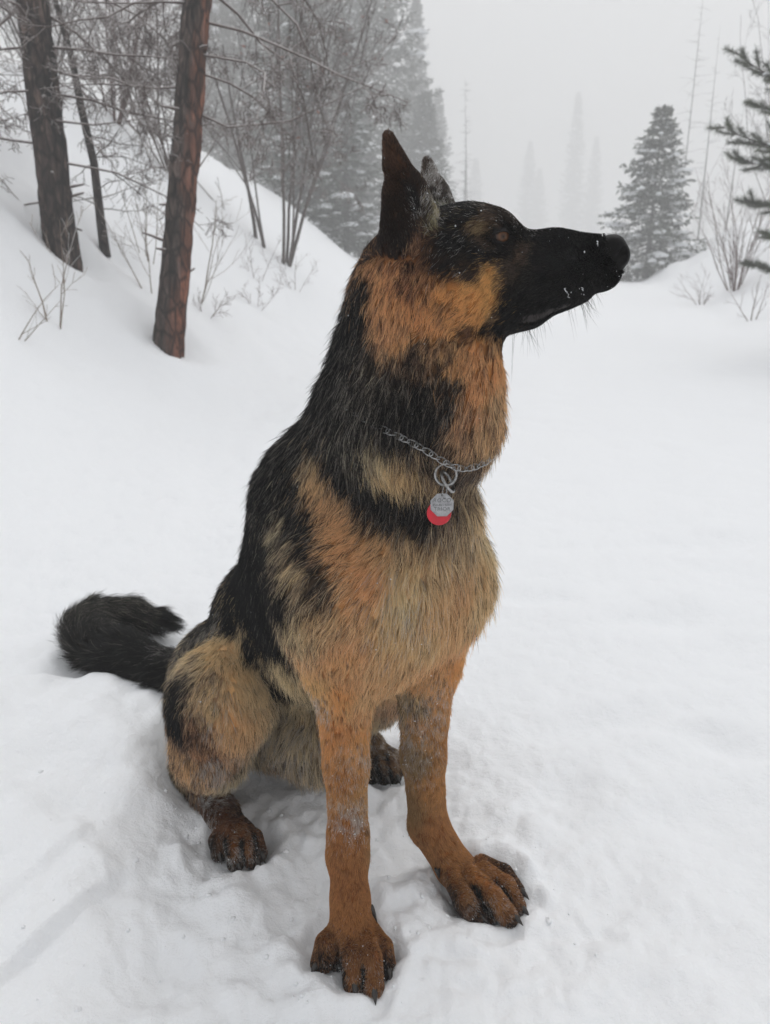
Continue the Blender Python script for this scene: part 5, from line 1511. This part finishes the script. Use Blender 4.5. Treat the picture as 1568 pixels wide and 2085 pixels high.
for mm in MOUTH:                                            # bare lip
    dens[(np.linalg.norm(cen - np.array(mm), axis=1) < 0.0048)] = 0
    bcm = np.linalg.norm(BV - np.array(mm), axis=1) < 0.0055
    _t4[bcm, :3] = (0.050, 0.044, 0.043)
dog.data.attributes['coat'].data.foreach_set('color', _tmp)
dens[cen[:, 2] < 0.002] = 0
cdf = np.cumsum(dens); cdf /= cdf[-1]
ti = np.searchsorted(cdf, rng.rand(NCL))
r1 = np.sqrt(rng.rand(NCL, 1)); r2 = rng.rand(NCL, 1)
cp = BV[tri[ti, 0]] * (1 - r1) + BV[tri[ti, 1]] * r1 * (1 - r2) + BV[tri[ti, 2]] * r1 * r2
cn = grad(DF, SLO, SH, cp)
ci, cw = fur_weights(cp, cn, power=3.0)
ct = (FT[ci] * cw[..., None]).sum(1)
wob = np.stack([vnoise3(cp * 90 + 3), vnoise3(cp * 90 + 17), vnoise3(cp * 90 + 41)], 1)
clen = (FL[ci] * cw).sum(1)
ct = unit(ct) + wob * 0.55 + rng.randn(NCL, 3) * 0.10
ct = unit(ct - cn * (ct * cn).sum(1, keepdims=True))
cb = np.cross(cn, ct)
# what shows at a place is the tips of hairs rooted up-stream: take the colour from where the tips lie
ctip = cp + ct * (clen * 0.62)[:, None]
ctip = ctip - grad(DF, SLO, SH, ctip) * sample(DF, SLO, SH, ctip)[:, None]
ci, cw = fur_weights(ctip, cn, power=3.4)
# children
SPC = STRANDS
N = NCL * SPC
rep = np.repeat(np.arange(NCL), SPC)
clen = np.where(np.linalg.norm(cp - np.array([-0.62, 1.45, 0.12]), axis=1) < 0.30, clen * 1.25, clen)
clen = clen * (0.30 + 0.70 * sstep(0.021, 0.050, np.linalg.norm(cp - NOSE, axis=1)))
clen = np.where(clen > 0.014, 0.014 + (clen - 0.014) * 0.70, clen)
L0 = clen[rep]
crad = np.where(L0 > 0.011, 0.0014 + 0.055 * L0, 0.0042)
oa = rng.rand(N) * 2 * math.pi; orr = np.sqrt(rng.rand(N)) * crad
off = ct[rep] * (np.cos(oa) * orr)[:, None] + cb[rep] * (np.sin(oa) * orr)[:, None]
rp = cp[rep] + off
sd = sample(DF, SLO, SH, rp)
rp = rp - cn[rep] * np.clip(sd, -0.01, 0.01)[:, None]
nn = cn[rep]
ln = L0 * (0.66 + 0.46 * rng.rand(N))
ln *= np.where(rng.rand(N) < 0.04, 1.25, 1.0)
lift = 0.26 + 0.22 * rng.rand(N) + 0.25 * vnoise3(cp * 40)[rep]
lift = lift * np.where(L0 < 0.010, 0.6, 1.0)
lift = lift + 0.32 * (np.linalg.norm(rp - np.array([-0.62, 1.45, 0.12]), axis=1) < 0.30)
tt = unit(ct[rep] + rng.randn(N, 3) * 0.16)
K = 6
s = np.linspace(0, 1, K)
pts = np.empty((N, K, 3), np.float32)
clump = np.clip((L0 - 0.003) / 0.02, 0.0, 0.52)[:, None]
curl = rng.randn(N, 3) * 0.10
for k in range(K):
    sk = s[k]
    ang = lift * (1.25 - 0.75 * sk)
    pk = rp + (tt * np.cos(ang)[:, None] + nn * np.sin(ang)[:, None]) * (ln * sk)[:, None]
    pk = pk - off * clump * sk ** 1.4                     # tips gather to the clump's centre
    pk = pk + curl * (ln * sk * sk)[:, None]
    pk[:, 2] -= ln * 0.22 * sk * sk * np.clip(L0 / 0.03, 0, 1)
    if k:
        sdk = sample(DF, SLO, SH, pk)                       # never under the skin
        push = np.clip(0.0012 * min(1, k / 2) + 0.0004 * k - sdk, 0, 0.03)
        pk = pk + nn * push[:, None]
    pts[:, k] = pk
pts[:, :, 2] = np.maximum(pts[:, :, 2], 0.0015)
# colour of each strand: mostly its surroundings, partly one neighbour picked at random
pick = (rng.rand(N, 1) > np.cumsum(cw, 1)[rep]).sum(1).clip(0, cw.shape[1] - 1)
base = (FC[ci] * cw[..., None]).sum(1)[rep]
one = FC[ci[rep, pick]]
fc = 0.42 * base + 0.58 * one
fc[np.linalg.norm(ctip[rep] - np.array(MOLE_C), axis=1) < 0.0042] = 0.006     # dark whisker spot on the cheek
for dk in DARKS:                                            # toe gaps: groove shade put into the hair colour, with the black web
    fc[np.linalg.norm(ctip[rep] - np.array(dk), axis=1) < 0.0050] = 0.006
clv = (0.52 + 0.96 * rng.rand(NCL) ** 1.2)[rep]
clv = np.where(L0 > 0.012, clv, 0.86 + 0.30 * (clv - 0.5))
lum = fc.mean(1)
fc = fc * (clv * (0.70 + 0.60 * rng.rand(N)))[:, None]
agouti = (rng.rand(N) < 0.11) & (lum > 0.03) & (L0 > 0.012)
fc[agouti] *= 0.28
pale = (rng.rand(N) < 0.06) & (L0 > 0.012) & (lum > 0.03)
fc[pale] = fc[pale] * 1.25 + np.array([0.045, 0.040, 0.033])
grey = (rng.rand(N) < np.where(rp[:, 2] > 0.52, 0.22, 0.04)) & (lum < 0.035) & (L0 > 0.014)
fc[grey] += np.array([0.050, 0.043, 0.035])
sheen = (rng.rand(N) < 0.22) & (lum < 0.02) & (L0 <= 0.012)  # sheen of the black face painted in as lighter strands
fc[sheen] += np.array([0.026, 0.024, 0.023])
gl = fc.mean(1, keepdims=True)
wl_ = sstep(0.007, 0.019, L0)[:, None]                     # sleek short coat deeper; long coat's colour lifted to offset its own shading
fc = (gl + (fc - gl) * (0.79 - 0.15 * wl_)) * (0.75 + 2.25 * sstep(0.006, 0.085, gl)) * (0.90 + 0.80 * wl_ * sstep(0.02, 0.08, gl)) * COAT_GAIN
fc = fc * (1 + (np.array([0.92, 1.06, 0.80]) + wl_ * np.array([0.06, -0.03, 0.08]) - 1) * sstep(0.04, 0.12, gl))
fc = fc * np.minimum(1.0, 0.88 / np.maximum(fc.max(1, keepdims=True), 1e-4))
fc = np.clip(fc, 0.0015, 0.88)
# frost on the outer hairs
frost = np.zeros(N)
for (fx, fy, fz, fr, fa) in FROST:
    dd = np.linalg.norm(rp - np.array([fx, fy, fz]), axis=1)
    frost = np.maximum(frost, fa * np.exp(-(dd / fr) ** 2))
frost = 1.9 * frost * np.clip(0.9 + 3.2 * vnoise3(rp * 160), 0, 2.2)          # rime sits in scattered tufts
fm = rng.rand(N) < frost
fc[fm] = fc[fm] * 0.30 + np.array([0.66, 0.63, 0.60]) * 0.70
rad_root = np.where(L0 > 0.012, 0.00023, 0.00020) * (0.8 + 0.4 * rng.rand(N))
prof = np.array([0.85, 1.0, 0.95, 0.8, 0.55, 0.18])

def hair_object(name, P3, radii, colr, mat, parent):
    n, k, _ = P3.shape
    hc = bpy.data.hair_curves.new(name)
    hc.add_curves([k] * n)
    org = np.array(parent.location, np.float32)
    hc.attributes['position'].data.foreach_set('vector', (P3 - org).astype(np.float32).ravel())
    ra = hc.attributes.get('radius') or hc.attributes.new('radius', 'FLOAT', 'POINT')
    ra.data.foreach_set('value', radii.astype(np.float32).ravel())
    ca = hc.attributes.new('coat', 'FLOAT_COLOR', 'CURVE')
    d = np.ones((n, 4), np.float32); d[:, :3] = colr
    ca.data.foreach_set('color', d.ravel())
    hc.materials.append(mat)
    o = bpy.data.objects.new(name, hc)
    o.parent = parent
    COL.objects.link(o)
    return o

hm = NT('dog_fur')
hb = hm.b
hb.inputs['Roughness'].default_value = 0.42
hb.inputs['Specular IOR Level'].default_value = 0.28
ha0 = hm.n('ShaderNodeAttribute', attribute_name='coat')
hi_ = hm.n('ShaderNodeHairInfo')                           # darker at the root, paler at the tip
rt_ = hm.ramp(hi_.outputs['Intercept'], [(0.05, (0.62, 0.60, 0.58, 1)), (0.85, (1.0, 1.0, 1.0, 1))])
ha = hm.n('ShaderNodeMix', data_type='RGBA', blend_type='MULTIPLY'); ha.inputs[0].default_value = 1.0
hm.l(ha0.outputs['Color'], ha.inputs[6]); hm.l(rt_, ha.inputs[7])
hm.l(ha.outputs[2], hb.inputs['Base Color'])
htr = hm.n('ShaderNodeBsdfTranslucent')                    # hair lets some light through
hmx = hm.n('ShaderNodeMixShader'); hmx.inputs[0].default_value = 0.42
hm.l(ha.outputs[2], htr.inputs['Color'])
hm.l(hb.outputs[0], hmx.inputs[1]); hm.l(htr.outputs[0], hmx.inputs[2]); hm.l(hmx.outputs[0], hm.out.inputs[0])
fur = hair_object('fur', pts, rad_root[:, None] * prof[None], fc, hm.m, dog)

# ---- whiskers, brows and loose guard hairs
rw = np.random.RandomState(4)
wp = []; wd = []; wl = []
for (x, y, z), ln, d in [((.1809,.8099,.8063), .045, (.10,-.75,-.65)), ((.1687,.8127,.8134), .05, (-.15,-.8,-.55)), ((.1964,.8128,.8062), .045, (.3,-.6,-.75)), ((.2076,.8108,.8157), .04, (.45,-.65,-.6)),
                         ((.1800,.8102,.8205), .04, (.0,-.8,-.6)), ((.1601,.8242,.7866), .05, (.15,-.3,-.95)), ((.1414,.8294,.7739), .055, (.12,-.1,-1)), ((.2054,.8254,.7939), .035, (.45,-.2,-.85))]:
    for q in range(7):
        wp.append(np.array((x, y, z)) + rw.randn(3) * 0.005); wd.append(unit(np.array(d) + rw.randn(3) * 0.28)); wl.append(ln * (0.35 + 0.6 * rw.rand()))
HLX = np.array([0.2079, 0.9781, 0.0])
HC0 = np.array([NOSE_C[0], NOSE_C[1], NOSE_C[2]])
for q in range(len(wp)):                                   # the far side of the muzzle
    a = wp[q] - 2 * np.dot(wp[q] - HC0, HLX) * HLX; b = wd[q] - 2 * np.dot(wd[q], HLX) * HLX
    wp.append(a); wd.append(b); wl.append(wl[q])
wp = np.array(wp); wd = np.array(wd); wl = np.array(wl)
wp = wp - grad(DF, SLO, SH, wp) * sample(DF, SLO, SH, wp)[:, None]
sk = np.linspace(0, 1, 8)
WP = wp[:, None] + wd[:, None] * (wl[:, None] * sk)[..., None]
WP[:, :, 2] -= (wl[:, None] * 0.25 * sk ** 2)
WP += (rw.randn(len(wp), 1, 3) * 0.15) * (wl[:, None] * sk ** 2)[..., None]
hair_object('whiskers', WP, np.full((len(wp), 8), 0.00022) * (1.05 - sk)[None], np.tile([[.012, .011, .011]], (len(wp), 1)), hm.m, dog)

# ---- eyes, claws
em = NT('dog_eye')
tc = em.n('ShaderNodeTexCoord')
gr = em.n('ShaderNodeVectorMath', operation='DISTANCE')
em.l(tc.outputs['Object'], gr.inputs[0]); gr.inputs[1].default_value = (0, 0, 0.0105)
em.l(em.ramp(gr.outputs['Value'], [(0.0, (.003, .003, .003, 1)), (0.0034, (.003, .003, .003, 1)), (0.0038, lin(92, 60, 38)), (0.0070, lin(64, 42, 28)), (0.0076, lin(16, 13, 12)), (0.0084, lin(46, 34, 32)), (0.02, lin(40, 30, 28))]), em.b.inputs['Base Color'])
em.b.inputs['Roughness'].default_value = 0.08
em.b.inputs['Specular IOR Level'].default_value = 0.30
em.b.inputs['Coat Weight'].default_value = 0.0
em.b.inputs['Coat Roughness'].default_value = 0.02
def uv_ball(r, nu=28, nv=18):
    V = [(0, 0, r)] + [(r * math.sin(math.pi * i / nv) * math.cos(2 * math.pi * j / nu), r * math.sin(math.pi * i / nv) * math.sin(2 * math.pi * j / nu), r * math.cos(math.pi * i / nv)) for i in range(1, nv) for j in range(nu)] + [(0, 0, -r)]
    Fs = [(0, 1 + j, 1 + (j + 1) % nu) for j in range(nu)]
    for i in range(nv - 2):
        for j in range(nu):
            a = 1 + i * nu + j; b = 1 + i * nu + (j + 1) % nu
            Fs.append((a, a + nu, b + nu, b))
    l = len(V) - 1
    Fs += [(l, 1 + (nv - 2) * nu + (j + 1) % nu, 1 + (nv - 2) * nu + j) for j in range(nu)]
    return V, Fs
eV, eF = uv_ball(0.0105)
lidm = NT('eyelid_skin'); lidm.b.inputs['Base Color'].default_value = (0.010, 0.009, 0.009, 1); lidm.b.inputs['Roughness'].default_value = 0.5; lidm.b.inputs['Specular IOR Level'].default_value = 0.2
for k, ec in enumerate(EYE_C):
    me = bpy.data.meshes.new('eye'); me.from_pydata(eV, [], eF); me.materials.append(em.m)
    me.polygons.foreach_set('use_smooth', np.ones(len(me.polygons), dtype=bool))
    o = bpy.data.objects.new('eye', me); o.parent = dog
    sdn = -1 if k == 0 else 1
    o.location = Vector(ec) - Vector(HLX * sdn * 0.0042) - dog.location
    look = Vector(np.array([0.978, -0.208, 0.05]) * 0.36 + HLX * sdn * 0.93)
    o.rotation_euler = look.to_track_quat('Z', 'Y').to_euler()
    COL.objects.link(o)
    lV, lF = uv_ball(0.0114, 48, 32)                       # lids close over the ball from above and below
    def lid_face(f):
        c = np.mean([lV[i] for i in f], axis=0)
        return c[1] > 0.0040 - 30 * c[0] ** 2 or c[1] < -0.0050 + 30 * c[0] ** 2
    lm = bpy.data.meshes.new('eyelids'); lm.from_pydata(lV, [], [f for f in lF if lid_face(f)]); lm.materials.append(lidm.m)
    lm.polygons.foreach_set('use_smooth', np.ones(len(lm.polygons), dtype=bool))
    l_ = bpy.data.objects.new('eyelids', lm); l_.parent = dog; l_.location = o.location; l_.rotation_euler = o.rotation_euler
    sm_ = l_.modifiers.new('thickness', 'SOLIDIFY'); sm_.thickness = 0.0009; sm_.offset = 1
    COL.objects.link(l_)
cm = NT('claw')
cm.l(cm.ramp(cm.noise(160, 3), [(0.3, lin(16, 14, 13)), (0.75, lin(52, 44, 38))]), cm.b.inputs['Base Color'])
cm.b.inputs['Roughness'].default_value = 0.35
def claw(p, d, ln, r):
    n = 7; t = np.linspace(0, 1, n); d = unit(d)
    path = np.array(p) + d * (ln * t)[:, None]; path[:, 2] -= ln * 0.45 * t ** 2
    B = MB(); B.tube(path, r * (1 - t ** 1.6) + 0.0003, 8)
    return B.build('claw', cm.m, dog)
for (ax, ay, az, bx, by, bz, r) in TOES:
    a = np.array((ax, ay, az)); b = np.array((bx, by, bz)); d = unit(np.array([b[0] - a[0], b[1] - a[1], 0]))
    claw(b + d * r * 0.55 + np.array([0, 0, 0.006]), d + np.array([0, 0, -0.15]), 0.0145, 0.0042)
claw((-0.0185, 0.785, 0.062), (0.55, -0.45, -0.75), 0.016, 0.0036)
claw((0.071, 0.868, 0.046), (0.30, -0.45, -0.95), 0.011, 0.0042)

# ---- flakes of snow caught in the coat
fl_i = rng.choice(N, 2100, replace=False, p=(lambda w: w / w.sum())(np.where(frost > 0.02, frost, 0.008) + 0.02 * (lum < 0.02) * (L0 < 0.022)))
sp = pts[fl_i, 4] if K > 4 else pts[fl_i, -1]
oct_v = np.array([(1, 0, 0), (-1, 0, 0), (0, 1, 0), (0, -1, 0), (0, 0, 1), (0, 0, -1)], float)
oct_f = np.array([(0, 2, 4), (2, 1, 4), (1, 3, 4), (3, 0, 4), (2, 0, 5), (1, 2, 5), (3, 1, 5), (0, 3, 5)])
sz = (0.0003 + 0.0008 * rng.rand(len(sp)) ** 3)
SV = (sp[:, None] + oct_v[None] * sz[:, None, None] * (0.6 + 0.8 * rng.rand(len(sp), 6, 1))).reshape(-1, 3)
SF = (oct_f[None] + (np.arange(len(sp)) * 6)[:, None, None]).reshape(-1, 3)
# rime threads stuck to the muzzle
for (x, y, z), ln, ang in [((.1830,.8118,.8035), .011, 2.1), ((.1980,.8127,.8072), .005, 1.8), ((.2126,.8219,.8511), .003, 1.6)]:
    B = MB(); q = np.linspace(0, 1, 8)
    path = np.array((x, y - 0.0035, z)) + np.outer((q - 0.5) * ln, [math.cos(ang), -0.1, math.sin(ang)]) + rng.randn(8, 3) * 0.0006
    B.tube(path, 0.00042 * (0.4 + rng.rand(8)), 5)
    f4 = B.f[0]
    SF = np.concatenate([SF, f4[:, [0, 1, 2]] + len(SV), f4[:, [0, 2, 3]] + len(SV)]); SV = np.concatenate([SV, B.v[0]])
sn = mesh_obj('snow_flakes', SV, SF, SNOWLOAD if 'SNOWLOAD' in globals() else m.m, smooth=False)
tag(sn, 'tiny white snow flakes caught in the dog\'s coat', 'snow', kind='stuff')

# ------------------------------------------------------------------ chain collar with two tags
steel = NT('steel')
steel.b.inputs['Metallic'].default_value = 1.0
steel.b.inputs['Roughness'].default_value = 0.28
steel.l(steel.ramp(steel.noise(300, 3), [(0.3, lin(112, 112, 112)), (0.7, lin(176, 176, 175))]), steel.b.inputs['Base Color'])
steel = steel.m
RING_C = np.array([0.0646, 0.7985, 0.6165])
collar = empty('chain_collar', tuple(RING_C))
tag(collar, 'steel chain collar with two hanging tags round the dog\'s neck', 'collar')
def loop_tube(pts, r, sides=8):
    pts = np.asarray(pts, float); n = len(pts)
    t = unit(np.roll(pts, -1, 0) - np.roll(pts, 1, 0))
    c = pts.mean(0); a = unit(pts - c); a = unit(a - t * (a * t).sum(1, keepdims=True)); b = np.cross(t, a)
    an = np.arange(sides) * 2 * math.pi / sides
    V = (pts[:, None] + r * (a[:, None] * np.cos(an)[None, :, None] + b[:, None] * np.sin(an)[None, :, None])).reshape(-1, 3)
    i = np.arange(n)[:, None]; j = np.arange(sides)[None]; i2 = (i + 1) % n; j2 = (j + 1) % sides
    return V, np.stack([i * sides + j, i * sides + j2, i2 * sides + j2, i2 * sides + j], 2).reshape(-1, 4)
# path round the neck: points pushed out from the neck's axis until they clear the skin
PF = np.array([0.0646, 0.8162, 0.6154]); PL = np.array([0.0031, 0.8149, 0.6626]); PR_ = np.array([0.0963, 0.8186, 0.6323])
CC = np.array([0.040, 0.905, 0.655])
ex = unit(PF - CC); nz_ = unit(np.cross(PL - CC, PR_ - CC)); nz_ = nz_ if nz_[2] > 0 else -nz_
ex = unit(ex - nz_ * np.dot(ex, nz_)); ey = np.cross(nz_, ex)
loop = []
for a in np.linspace(-math.pi, math.pi, 200, endpoint=False):
    d = ex * math.cos(a) + ey * math.sin(a)
    rr = np.linspace(0.03, 0.24, 240)
    v = sample(DF, SLO, SH, CC + d * rr[:, None])
    gap = 0.000 + 0.0072 * math.exp(-((a) / 0.62) ** 4)
    k = np.argmax(v > gap)
    loop.append(CC + d * rr[k])
loop = np.array(loop)
for q, a in enumerate(np.linspace(-math.pi, math.pi, 200, endpoint=False)): loop[q] += np.array([0, 0, -0.013]) * math.exp(-(a / 0.30) ** 2)
for _ in range(4): loop = 0.5 * loop + 0.25 * (np.roll(loop, 1, 0) + np.roll(loop, -1, 0))
seg = np.linalg.norm(np.roll(loop, -1, 0) - loop, axis=1); cum = np.concatenate([[0], np.cumsum(seg)])
tot = cum[-1]; nl = int(tot / 0.0088)
cl = np.concatenate([loop, loop[:1]])
def at_len(s): return np.array([np.interp(s % tot, cum, cl[:, k]) for k in range(3)])
th = np.linspace(0, 2 * math.pi, 22, endpoint=False)
lv, lf = loop_tube(np.stack([0.0062 * np.cos(th), 0.0032 * np.sin(th), 0.0012 * np.sin(2 * th)], 1), 0.00075, 6)
lme = bpy.data.meshes.new('link')
lme.from_pydata(lv.tolist(), [], lf.tolist()); lme.materials.append(steel)
lme.polygons.foreach_set('use_smooth', np.ones(len(lme.polygons), dtype=bool))
front = tot * 0.5
for k in range(nl):
    s0 = tot * (k + 0.5) / nl
    p = at_len(s0); t = Vector(at_len(s0 + 0.003) - at_len(s0 - 0.003)).normalized()
    if np.linalg.norm(p - PF - np.array([0, -0.014, 0])) < 0.0075: continue
    o = bpy.data.objects.new('link', lme)
    outw = Vector(p - CC); outw = (outw - t * outw.dot(t)).normalized()
    w = t.cross(outw)
    rot = Matrix((t, w, outw)).transposed().to_4x4()
    o.matrix_basis = Matrix.Translation(Vector(p - RING_C)) @ rot @ Matrix.Rotation(rad(50 if k % 2 else 5), 4, 'X')
    o.parent = collar
    COL.objects.link(o)
def ring(name, c, nrm, r, w):
    q = Vector(nrm).normalized().to_track_quat('Z', 'Y').to_matrix()
    th = np.linspace(0, 2 * math.pi, 40, endpoint=False)
    P = np.stack([r * np.cos(th), r * np.sin(th), 0 * th], 1) @ np.array(q).T + np.array(c)
    v, f = loop_tube(P, w, 10)
    return mesh_obj(name, v, f, steel, collar)
ring('ring', RING_C + np.array([0.000, 0.000, 0.001]), (0.18, -0.95, 0.2), 0.0116, 0.0015)
ring('ring', RING_C + np.array([0.002, -0.003, -0.006]), (0.80, -0.22, 0.52), 0.0122, 0.0016)
ring('split_ring', RING_C + np.array([-0.001, -0.003, -0.0175]), (0.9, -0.35, 0.1), 0.0068, 0.0006)
# tags
TAGN = unit(np.array([0.03, -0.99, 0.16])); TAGX = unit(np.cross(np.array([0, 0, 1.0]), -TAGN) * -1); TAGX = np.array([1.0, 0.03, 0.0]); TAGX = unit(TAGX - TAGN * np.dot(TAGX, TAGN)); TAGY = np.cross(TAGN, TAGX)
def plate(name, c, outline, thick, mat, hole=None, bevel=0.0004):
    bm = bmesh.new()
    n = len(outline)
    lay = []
    for (dz, sh) in ((0, bevel), (bevel, 0), (thick - bevel, 0), (thick, bevel)):
        lay.append([bm.verts.new(Vector(np.array(c) - RING_C + TAGX * (x * (1 - sh / 0.013)) + TAGY * (y * (1 - sh / 0.013)) + TAGN * dz)) for x, y in outline])
    for a, b in zip(lay[:-1], lay[1:]):
        for i in range(n): bm.faces.new((a[i], a[(i + 1) % n], b[(i + 1) % n], b[i]))
    bm.faces.new(lay[-1]); bm.faces.new(lay[0][::-1])
    me = bpy.data.meshes.new(name); bm.to_mesh(me); bm.free(); me.materials.append(mat)
    o = bpy.data.objects.new(name, me); o.parent = collar; COL.objects.link(o)
    return o
tagm = NT('worn_tag_metal')
tagm.b.inputs['Metallic'].default_value = 0.75
tagm.b.inputs['Roughness'].default_value = 0.5
tagm.l(tagm.ramp(tagm.noise(260, 6, 0.7), [(0.3, lin(128, 128, 130)), (0.7, lin(182, 182, 184))]), tagm.b.inputs['Base Color'])
redm = NT('red_plastic')
redm.l(redm.ramp(redm.noise(90, 3), [(0.3, lin(176, 14, 34)), (0.7, lin(200, 22, 44))]), redm.b.inputs['Base Color'])
redm.b.inputs['Roughness'].default_value = 0.32
inkm = NT('engraving'); inkm.b.inputs['Base Color'].default_value = lin(92, 92, 94); inkm.b.inputs['Roughness'].default_value = 0.8
TC = RING_C + np.array([-0.0035, -0.0035, -0.0315])
circ = [(0.0132 * math.cos(a), 0.0132 * math.sin(a)) for a in np.linspace(0, 2 * math.pi, 40, endpoint=False)]
rt = plate('red_tag', TC - TAGY * 0.0092 - TAGX * 0.0030 - TAGN * 0.0024, circ, 0.0016, redm.m)
rt['label'] = 'round glossy red plastic tag behind the metal one'
oc = [(0.0134 * math.cos(a), 0.0134 * math.sin(a)) for a in np.linspace(0, 2 * math.pi, 8, endpoint=False) + math.pi / 8]
mt = plate('metal_tag', TC, oc, 0.0010, tagm.m)
mt['label'] = 'octagonal worn steel tag with stamped lettering'
ho = [(0.0013 * math.cos(a), 0.0013 * math.sin(a)) for a in np.linspace(0, 2 * math.pi, 14, endpoint=False)]
hol = plate('tag_hole', TC + TAGY * 0.0105 + TAGN * 0.0010, ho, 0.0001, inkm.m, bevel=0.00003)
hol.parent = mt
rotm = Matrix((Vector(TAGX), Vector(TAGY), Vector(TAGN))).transposed().to_4x4()
for txt, dy, sz in (('ROCO', 0.0030, 0.0060), ('250-463-5204', -0.0012, 0.0036), ('TRIOR', -0.0062, 0.0056)):
    fc_ = bpy.data.curves.new('lettering', 'FONT')
    fc_.body = txt; fc_.size = sz; fc_.align_x = 'CENTER'; fc_.extrude = 0.00006; fc_.space_character = 1.15 if len(txt) < 8 else 1.0
    fc_.materials.append(inkm.m)
    o = bpy.data.objects.new('lettering', fc_)
    COL.objects.link(o)
    fme = bpy.data.meshes.new_from_object(o.evaluated_get(bpy.context.evaluated_depsgraph_get()))
    bpy.data.objects.remove(o)
    o = bpy.data.objects.new('lettering', fme)
    o.parent = mt
    o.matrix_basis = Matrix.Translation(Vector(TC - RING_C + TAGY * dy + TAGN * 0.00108)) @ rotm
    COL.objects.link(o)

# ------------------------------------------------------------------ fog: one box of even air round everything
hz = bpy.data.materials.new('haze')
hz.use_nodes = True
ht = hz.node_tree
for nd in list(ht.nodes):
    if nd.type == 'BSDF_PRINCIPLED': ht.nodes.remove(nd)
pv = ht.nodes.new('ShaderNodeVolumePrincipled')
pv.inputs['Color'].default_value = (0.985, 0.985, 0.985, 1)
pv.inputs['Density'].default_value = 0.0145
pv.inputs['Anisotropy'].default_value = 0.0
ht.links.new(pv.outputs[0], ht.nodes['Material Output'].inputs['Volume'])
B0 = (-450, -450, -2.5); B1 = (450, 450, 36.5)
bv = [(x, y, z) for x in (B0[0], B1[0]) for y in (B0[1], B1[1]) for z in (B0[2], B1[2])]
haze = mesh_obj('haze', bv, [(0, 1, 3, 2), (4, 6, 7, 5), (0, 4, 5, 1), (2, 3, 7, 6), (0, 2, 6, 4), (1, 5, 7, 3)], hz, smooth=False)
tag(haze, 'pale grey fog hanging over the whole trail', kind='stuff')
